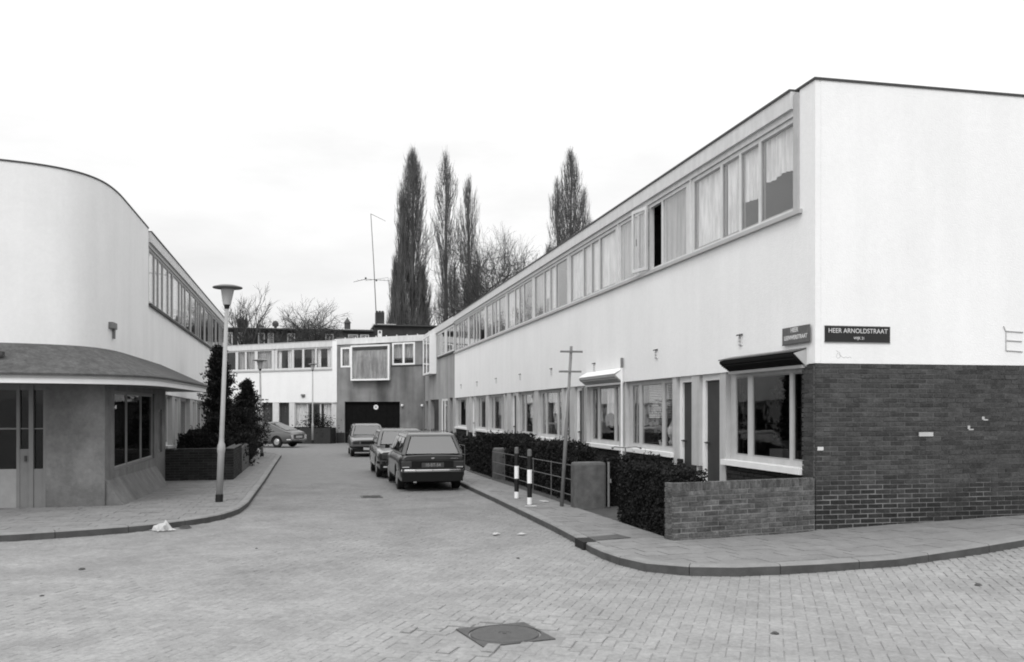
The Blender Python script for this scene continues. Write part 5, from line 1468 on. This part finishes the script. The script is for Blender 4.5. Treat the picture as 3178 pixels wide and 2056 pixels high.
for i, (u, v, lb) in enumerate([(253, 1769, 'dark clod on the road nearest the left kerb'), (131, 1851, 'small dark crumb near the left edge of the road'), (3036, 1821, 'dark lump on the road at the far right'),
                                (2405, 1966, 'flat dark streak of dirt on the road right of the manhole'), (1608, 1733, 'little dark twig on the road below the kerb gully'), (796, 1706, 'tiny dark stone in the middle of the road left of centre')]):
    a = (u - 1589) / 2850; b = -(v - 1265) / 2850; tt = 8
    for _ in range(60):
        yy = (cy_ - a * sy_) * tt; xx = (a * cy_ + sy_) * tt; tt = .5 * tt + .5 * (G(xx, yy) - EYE) / b
    mb = MB(); rr = random.Random(i); s_ = (.04, .022, .038, .03, .025, .02)[i]
    mb.lathe((xx, yy, RO(xx, yy) - .002), [(s_, 0), (s_ * .9, s_ * .3), (s_ * .4, s_ * .55), (.005, s_ * .6)], 7)
    mb.v = [(p[0] + rr.uniform(-.3, .3) * s_, p[1] + rr.uniform(-.3, .3) * s_, p[2]) for p in mb.v]
    tag(mb.build('debris', M_SOIL), lb, 'debris')

# ================================================================== cars
def car(label, name, pos, heading, L, W, H, kindc, paint, groupn, P):
    """built nose towards local +y, then turned by heading"""
    zc = G(pos[0], pos[1]) + .012
    t = thing(name, (pos[0], pos[1], zc), label, 'car', groupn)
    t.rotation_euler = (0, 0, heading)
    off = Vector((pos[0], pos[1], zc))
    def B(mb, nm, m, parent=t, **k):
        mb.v = [(x + off.x, y + off.y, z + off.z) for x, y, z in mb.v]
        return mb.build(nm, m, parent, **k)
    hw = W / 2
    # lower body: stations along y with (y, half width, z bottom, z top(hood/belt))
    st = P['st']
    mb = MB(); secs = []
    for (y, w_, zb, zt) in st:
        w_ = w_ * hw
        secs.append([(w_ * .90, y, zb), (w_ * .985, y, zb + .10), (w_ * 1.0, y, zb + (zt - zb) * .48), (w_ * .985, y, zt - (zt - zb) * .22), (w_ * .93, y, zt - .035), (w_ * .84, y, zt - .004), (w_ * .45, y, zt + .012), (0, y, zt + .016)])
    rings = []
    for s_ in secs:
        ring = s_ + [(-x, y, z) for x, y, z in s_[-2::-1]]
        rings.append(ring)
    n = len(rings[0]); vs = [p for r_ in rings for p in r_]
    fs = [(k * n + i, k * n + i + 1, (k + 1) * n + i + 1, (k + 1) * n + i) for k in range(len(rings) - 1) for i in range(n - 1)]
    fs += [(k * n + n - 1, k * n, (k + 1) * n, (k + 1) * n + n - 1) for k in range(len(rings) - 1)]
    fs += [tuple(range(n)), tuple((len(rings) - 1) * n + i for i in range(n - 1, -1, -1))]
    mb.add(vs, fs)
    body = B(mb, 'body', paint, smooth=False)
    # wheel arches
    cut = []
    for (y, r_) in ((P['ax'][0], P['wr'] * 1.17), (P['ax'][1], P['wr'] * 1.17)):
        for sx in (-1, 1):
            c_ = MB(); c_.tube((sx * (hw - .24), y, P['wr']), (sx * (hw + .1), y, P['wr']), r_, r_, 24)
            cc = c_.build('cut', M_TRIM); cc.location = (0, 0, 0); cut.append(cc)
            mm = body.modifiers.new('b', 'BOOLEAN'); mm.operation = 'DIFFERENCE'; mm.object = cc; mm.solver = 'EXACT'
    # evaluate boolean in car space (body currently has parent transform; neutralise)
    body.parent = None; body.matrix_world = Matrix.Identity(4)
    bpy.context.view_layer.update()
    me = bpy.data.meshes.new_from_object(body.evaluated_get(bpy.context.evaluated_depsgraph_get()))
    body.modifiers.clear(); old = body.data; body.data = me; bpy.data.meshes.remove(old)
    me.materials.clear(); me.materials.append(paint)
    me.name = 'body'
    for c_ in cut: bpy.data.objects.remove(c_)
    body.parent = t; body.matrix_parent_inverse = Matrix.Identity(4); body.location = (0, 0, 0)
    bv = body.modifiers.new('bevel', 'BEVEL'); bv.width = .02; bv.segments = 2; bv.limit_method = 'ANGLE'; bv.angle_limit = R(28)
    for p_ in me.polygons: p_.use_smooth = True
    ws = body.modifiers.new('wn', 'WEIGHTED_NORMAL')
    # greenhouse frustum
    yb0, yb1, yt0, yt1, zb, zt, wb_, wt_ = P['gh']
    wb_ *= hw; wt_ *= hw
    def gp(a, f, s_):  # a: 0 rear..1 front ; f: 0 base..1 top ; s_ side -1..1
        y0 = yb0 + (yt0 - yb0) * f; y1 = yb1 + (yt1 - yb1) * f
        w_ = wb_ + (wt_ - wb_) * f
        bow = .03 * (1 - s_ * s_)
        y = y0 + (y1 - y0) * a + (bow if a > .5 else -bow) * (1 if a in (0, 1) else 0)
        return (s_ * w_, y, zb + (zt - zb) * f)
    mb = MB(); ss = [-1, -.6, 0, .6, 1]
    ring0 = [gp(0, 0, s_) for s_ in ss] + [gp(1, 0, s_) for s_ in ss[::-1]]
    ring1 = [gp(0, 1, s_) for s_ in ss] + [gp(1, 1, s_) for s_ in ss[::-1]]
    cx_ = (yt0 + yt1) / 2
    ring2 = [(x * .8, cx_ + (y - cx_) * .86, z + .045) for x, y, z in ring1]
    k = 10
    mb.add(ring0 + ring1 + ring2, [(i, (i + 1) % k, k + (i + 1) % k, k + i) for i in range(k)] + [(k + i, k + (i + 1) % k, 2 * k + (i + 1) % k, 2 * k + i) for i in range(k)] + [tuple(2 * k + i for i in range(k)), tuple(range(k - 1, -1, -1))])
    gh = B(mb, 'cabin', paint, bevel=.03)
    # windows, 5 mm proud
    def quad(nm, pts, m, push, trim=True, mb_extra=None):
        c_ = Vector((0, 0, 0))
        for p_ in pts: c_ += Vector(p_)
        c_ /= len(pts); nn = (Vector(pts[1]) - Vector(pts[0])).cross(Vector(pts[-1]) - Vector(pts[0])).normalized()
        if nn.dot(c_ - Vector((0, (yb0 + yb1) / 2, zb))) < 0: nn = -nn
        if trim:
            mb = MB(); q_ = [Vector(p_) + (Vector(p_) - c_).normalized() * .028 for p_ in pts]
            N_ = len(q_)
            mb.add([p_ - nn * .02 for p_ in q_] + [p_ + nn * push for p_ in q_], [tuple(range(N_)), tuple(range(2 * N_ - 1, N_ - 1, -1))] + [(i, (i + 1) % N_, N_ + (i + 1) % N_, N_ + i) for i in range(N_)])
            B(mb, 'window_seal', M_TRIM, gh)
        mb = MB(); N_ = len(pts); q_ = [Vector(p_) for p_ in pts]
        mb.add([p_ + nn * (push - .002) for p_ in q_] + [p_ + nn * (push + .005) for p_ in q_], [tuple(range(N_)), tuple(range(2 * N_ - 1, N_ - 1, -1))] + [(i, (i + 1) % N_, N_ + (i + 1) % N_, N_ + i) for i in range(N_)])
        B(mb, nm, m, gh)
    # windscreen / rear
    for a, nm in ((1, 'windscreen'), (0, 'rear_window')):
        f0, f1 = P.get('fr' if a == 0 else 'ff', (.12, .88)); sw = .86 if a == 1 else P.get('rw', .82)
        def fl(f, s_):
            p_ = Vector(gp(a, f, s_)); p_.y = gp(a, f, 0)[1]; return p_
        quad(nm, [fl(f0, -sw), fl(f0, sw), fl(f1, sw * .95), fl(f1, -sw * .95)], P['glass_' + ('f' if a else 'r')], .006)
    for sx in (-1, 1):
        for (a0, a1) in P['side']:
            f0, f1 = .14, .84
            def sp(a, f):
                y0 = yb0 + (yt0 - yb0) * f; y1 = yb1 + (yt1 - yb1) * f
                return (sx * (wb_ + (wt_ - wb_) * f), y0 + (y1 - y0) * a, zb + (zt - zb) * f)
            quad('side_window', [sp(a0, f0), sp(a1, f0), sp(a1, f1), sp(a0, f1)], M_CARG, .012)
    # wheels
    for y in P['ax']:
        for sx in (-1, 1):
            mb = MB(); x0 = sx * (hw - .20); x1 = sx * (hw - .035); wr = P['wr']
            mb.tube((x0, y, wr), (x1, y, wr), wr, wr, 24)
            wh = B(mb, 'wheel', M_TYRE, bevel=.02)
            mb = MB(); mb.tube((x1 - sx * .01, y, wr), (x1 + sx * .012, y, wr), wr * .62, wr * .5, 20); mb.tube((x1 + sx * .012, y, wr), (x1 + sx * .02, y, wr), wr * .22, wr * .18, 12)
            B(mb, 'hub_cap', P['hub'], wh)
    # underside
    mb = MB(); mb.box(-hw * .8, hw * .8, -L / 2 + .25, L / 2 - .25, .2, .34); B(mb, 'underbody', M_TRIM)
    # bumpers
    for (e_, zz, h_) in ((-1, P['bz'][0], .085), (1, P['bz'][1], .085)):
        mb = MB(); y = e_ * (L / 2 - .01)
        xs_ = [-hw * 1.0, -hw * .93, -hw * .5, 0, hw * .5, hw * .93, hw * 1.0]; ys_ = [y - e_ * .22, y - e_ * .03, y + e_ * .02, y + e_ * .03, y + e_ * .02, y - e_ * .03, y - e_ * .22]
        for i in range(6):
            a, b = (xs_[i], ys_[i]), (xs_[i + 1], ys_[i + 1])
            mb.hexa([(a[0], a[1] - e_ * .03, zz - h_ / 2), (b[0], b[1] - e_ * .03, zz - h_ / 2), (b[0], b[1] + e_ * .03, zz - h_ / 2 + .015), (a[0], a[1] + e_ * .03, zz - h_ / 2 + .015),
                     (a[0], a[1] - e_ * .03, zz + h_ / 2), (b[0], b[1] - e_ * .03, zz + h_ / 2), (b[0], b[1] + e_ * .03, zz + h_ / 2 - .015), (a[0], a[1] + e_ * .03, zz + h_ / 2 - .015)])
        B(mb, 'bumper', P['bump'], bevel=.012)
    return t, B, hw, body
def bx(B, nm, m, x0, x1, y0, y1, z0, z1, parent=None, bevel=0):
    mb = MB(); mb.box(x0, x1, y0, y1, z0, z1)
    return B(mb, nm, m, parent, bevel=bevel) if parent else B(mb, nm, m, bevel=bevel)

P1 = mat('dark_car_paint', .016, rough=.3, var=.05, coat=.8, spec=.5)
P2 = mat('grey_car_paint', .05, rough=.28, var=.05, coat=.9, spec=.5)
P3 = mat('silver_grey_paint', .09, rough=.3, var=.05, coat=.8, spec=.5)
P4 = mat('dull_grey_paint', .07, rough=.3, var=.05, coat=.7, spec=.5)
CG = 'cars parked in the street'
# estate car, rear towards us
P = dict(st=[(-2.06, .90, .34, .84), (-2.02, .96, .28, .87), (-1.8, 1.0, .24, .88), (-1.0, 1.0, .22, .88), (0, 1.0, .22, .87), (.85, 1.0, .22, .85), (1.4, .985, .24, .80), (1.85, .96, .28, .75), (2.03, .90, .36, .70)],
         ax=(-1.19, 1.2), wr=.29, gh=(-2.02, 1.0, -1.72, .35, .86, 1.33, .93, .72), side=[(.05, .30), (.34, .60), (.64, .93)], glass_f=M_CARG, glass_r=M_CARG, hub=M_RIM, bz=(.50, .46), bump=M_CHROME, fr=(.06, .90), rw=.84)
t, B, hw, body = car('dark estate car parked with its tail towards the camera, nearest of the row', 'parked_car', (2.77, 23.40), 0, 4.12, 1.58, 1.38, 'estate', P1, CG, P)
yr = -2.075
bx(B, 'tail_panel', M_TRIM, -hw * .86, hw * .86, yr - .012, yr + .05, .56, .72, body)
for sx in (-1, 1):
    o_ = bx(B, 'tail_light', M_LIGHTD, min(sx * hw * .62, sx * hw * .93), max(sx * hw * .62, sx * hw * .93), yr - .02, yr + .08, .57, .72, None, .01)
    bx(B, 'reflector', M_LIGHTW, min(sx * hw * .70, sx * hw * .9), max(sx * hw * .70, sx * hw * .9), yr - .026, yr - .019, .575, .595, o_)
pl_ = bx(B, 'number_plate', mat('blue_plate', .05, rough=.4), -.26, .26, yr - .03, yr - .013, .575, .685)
FP = Facade((2.77, 23.40 + yr), (1, 0), (0, -1))
cu = None
zc = G(2.77, 23.40) + .012
tx = text_part('10-BT-54', .10, FP, 0, zc + .63, .033, mat('plate_letters', .3, rough=.5), t, sx=.95)
tx.parent = pl_
bx(B, 'badge', M_CHROME, -.035, .035, yr - .01, yr + .04, .775, .805, body)
bx(B, 'lock', M_CHROME, -.012, .012, yr + .03, yr + .06, .83, .85, body)
bx(B, 'badge', M_CHROME, .42, .60, yr - .008, yr + .04, .775, .788, body)
bx(B, 'tailgate_seam', M_TRIM, -hw * .8, hw * .8, yr - .004, yr + .04, .745, .752, body)
bx(B, 'exhaust', M_CHROME, -.45, -.38, yr + .0, yr + .1, .22, .27)
bx(B, 'rear_valance', M_TRIM, -hw * .9, hw * .9, yr - .006, yr + .1, .25, .455, body)
bx(B, 'towing_bracket', M_METAL, -.30, -.02, yr + .02, yr + .06, .25, .275, body)
bx(B, 'towing_bracket', M_METAL, .10, .38, yr + .02, yr + .06, .25, .275, body)
for sx in (-1, 1): bx(B, 'mirror', M_TRIM, min(sx * hw * .98, sx * hw * 1.13), max(sx * hw * .98, sx * hw * 1.13), .62, .68, .92, 1.02, None, .01)
# saloon facing us
P = dict(st=[(-2.15, .9, .36, .80), (-2.05, .96, .28, .86), (-1.3, 1.0, .23, .88), (0, 1.0, .22, .88), (1.0, 1.0, .22, .87), (1.6, .985, .24, .82), (2.0, .96, .28, .78), (2.15, .92, .34, .75)],
         ax=(-1.2, 1.26), wr=.29, gh=(-1.5, 1.02, -.95, .38, .87, 1.33, .92, .74), side=[(.08, .32), (.36, .62), (.66, .93)], glass_f=M_CARG, glass_r=M_CARG, hub=M_RIM, bz=(.50, .46), bump=M_TRIM)
t, B, hw, body = car('grey saloon car with square headlights facing the camera behind the estate car', 'parked_car', (2.62, 28.15), math.pi, 4.3, 1.62, 1.38, 'saloon', P2, CG, P)
yf = 2.155
gr = bx(B, 'grille', M_TRIM, -hw * .9, hw * .9, yf - .03, yf + .015, .54, .71, body)
for sx in (-1, 1):
    o_ = bx(B, 'headlight', M_LIGHTD, min(sx * .48, sx * .70), max(sx * .48, sx * .70), yf + .0, yf + .03, .555, .70, None, .015)
    bx(B, 'headlight_rim', M_TRIM, min(sx * .46, sx * .72), max(sx * .46, sx * .72), yf - .005, yf + .014, .545, .555, o_)
    bx(B, 'indicator', M_LIGHTW, min(sx * .52, sx * .64), max(sx * .52, sx * .64), yf + .0, yf + .03, .32, .36)
    bx(B, 'mirror', M_TRIM, min(sx * hw * .98, sx * hw * 1.12), max(sx * hw * .98, sx * hw * 1.12), .62, .68, .92, 1.02, None, .01)
bx(B, 'front_valance', M_TRIM, -hw * .9, hw * .9, yf - .06, yf + .012, .24, .42, body)
# small saloon farther on, facing us
P = dict(st=[(-1.95, .9, .36, .80), (-1.85, .96, .28, .85), (-1.2, 1.0, .23, .86), (0, 1.0, .22, .86), (.95, 1.0, .22, .85), (1.5, .985, .24, .80), (1.85, .96, .28, .76), (1.97, .92, .34, .70)],
         ax=(-1.1, 1.2), wr=.28, gh=(-1.7, .95, -1.35, .35, .85, 1.33, .92, .74), side=[(.08, .32), (.36, .62), (.66, .93)], glass_f=M_CARG, glass_r=M_CARG, hub=M_RIM, bz=(.48, .42), bump=M_TRIM)
t, B, hw, body = car('pale grey small car facing the camera, farthest of the three parked in line', 'parked_car', (2.40, 41.2), math.pi, 3.95, 1.58, 1.38, 'small', P3, CG, P)
yf = 1.975
bx(B, 'grille', M_TRIM, -.35, .35, yf - .02, yf + .014, .55, .66, body)
for sx in (-1, 1):
    bx(B, 'headlight', M_LIGHTD, min(sx * .42, sx * .68), max(sx * .42, sx * .68), yf - .02, yf + .02, .55, .68, None, .015)
    bx(B, 'mirror', M_TRIM, min(sx * hw * .98, sx * hw * 1.14), max(sx * hw * .98, sx * hw * 1.14), .55, .61, .92, 1.02, None, .01)
bx(B, 'front_valance', M_TRIM, -hw * .9, hw * .9, yf - .06, yf + .012, .24, .38, body)
bx(B, 'number_plate', M_FRAMEG, -.25, .25, yf + .03, yf + .045, .30, .41)
# fastback at the end of the street
P = dict(st=[(-2.05, .86, .36, .70), (-1.95, .93, .30, .80), (-1.5, .97, .26, .86), (-.8, 1.0, .24, .87), (0, 1.0, .22, .86), (.9, .98, .22, .82), (1.5, .93, .26, .74), (1.95, .84, .32, .64), (2.06, .76, .36, .58)],
         ax=(-1.15, 1.35), wr=.30, gh=(-1.95, .95, -.45, .40, .80, 1.33, .90, .70), side=[(.30, .52), (.55, .75), (.78, .95)], glass_f=M_CARG, glass_r=M_CARG, hub=M_RIM, bz=(.42, .42), bump=M_CHROME, fr=(.25, .92), rw=.80)
t, B, hw, body = car('grey fastback car seen from behind at the end of the street beside the conifers', 'parked_car', (-2.35, 52.3), R(56), 4.12, 1.6, 1.36, 'fastback', P4, CG, P)
yr = -2.06
for sx in (-1, 1): bx(B, 'tail_light', M_LIGHTW, min(sx * .52, sx * .68), max(sx * .52, sx * .68), yr - .015, yr + .05, .46, .68, None, .01)
bx(B, 'number_plate', M_FRAMEG, -.26, .26, yr - .02, yr + .02, .52, .63)
print('objects', len(bpy.data.objects))
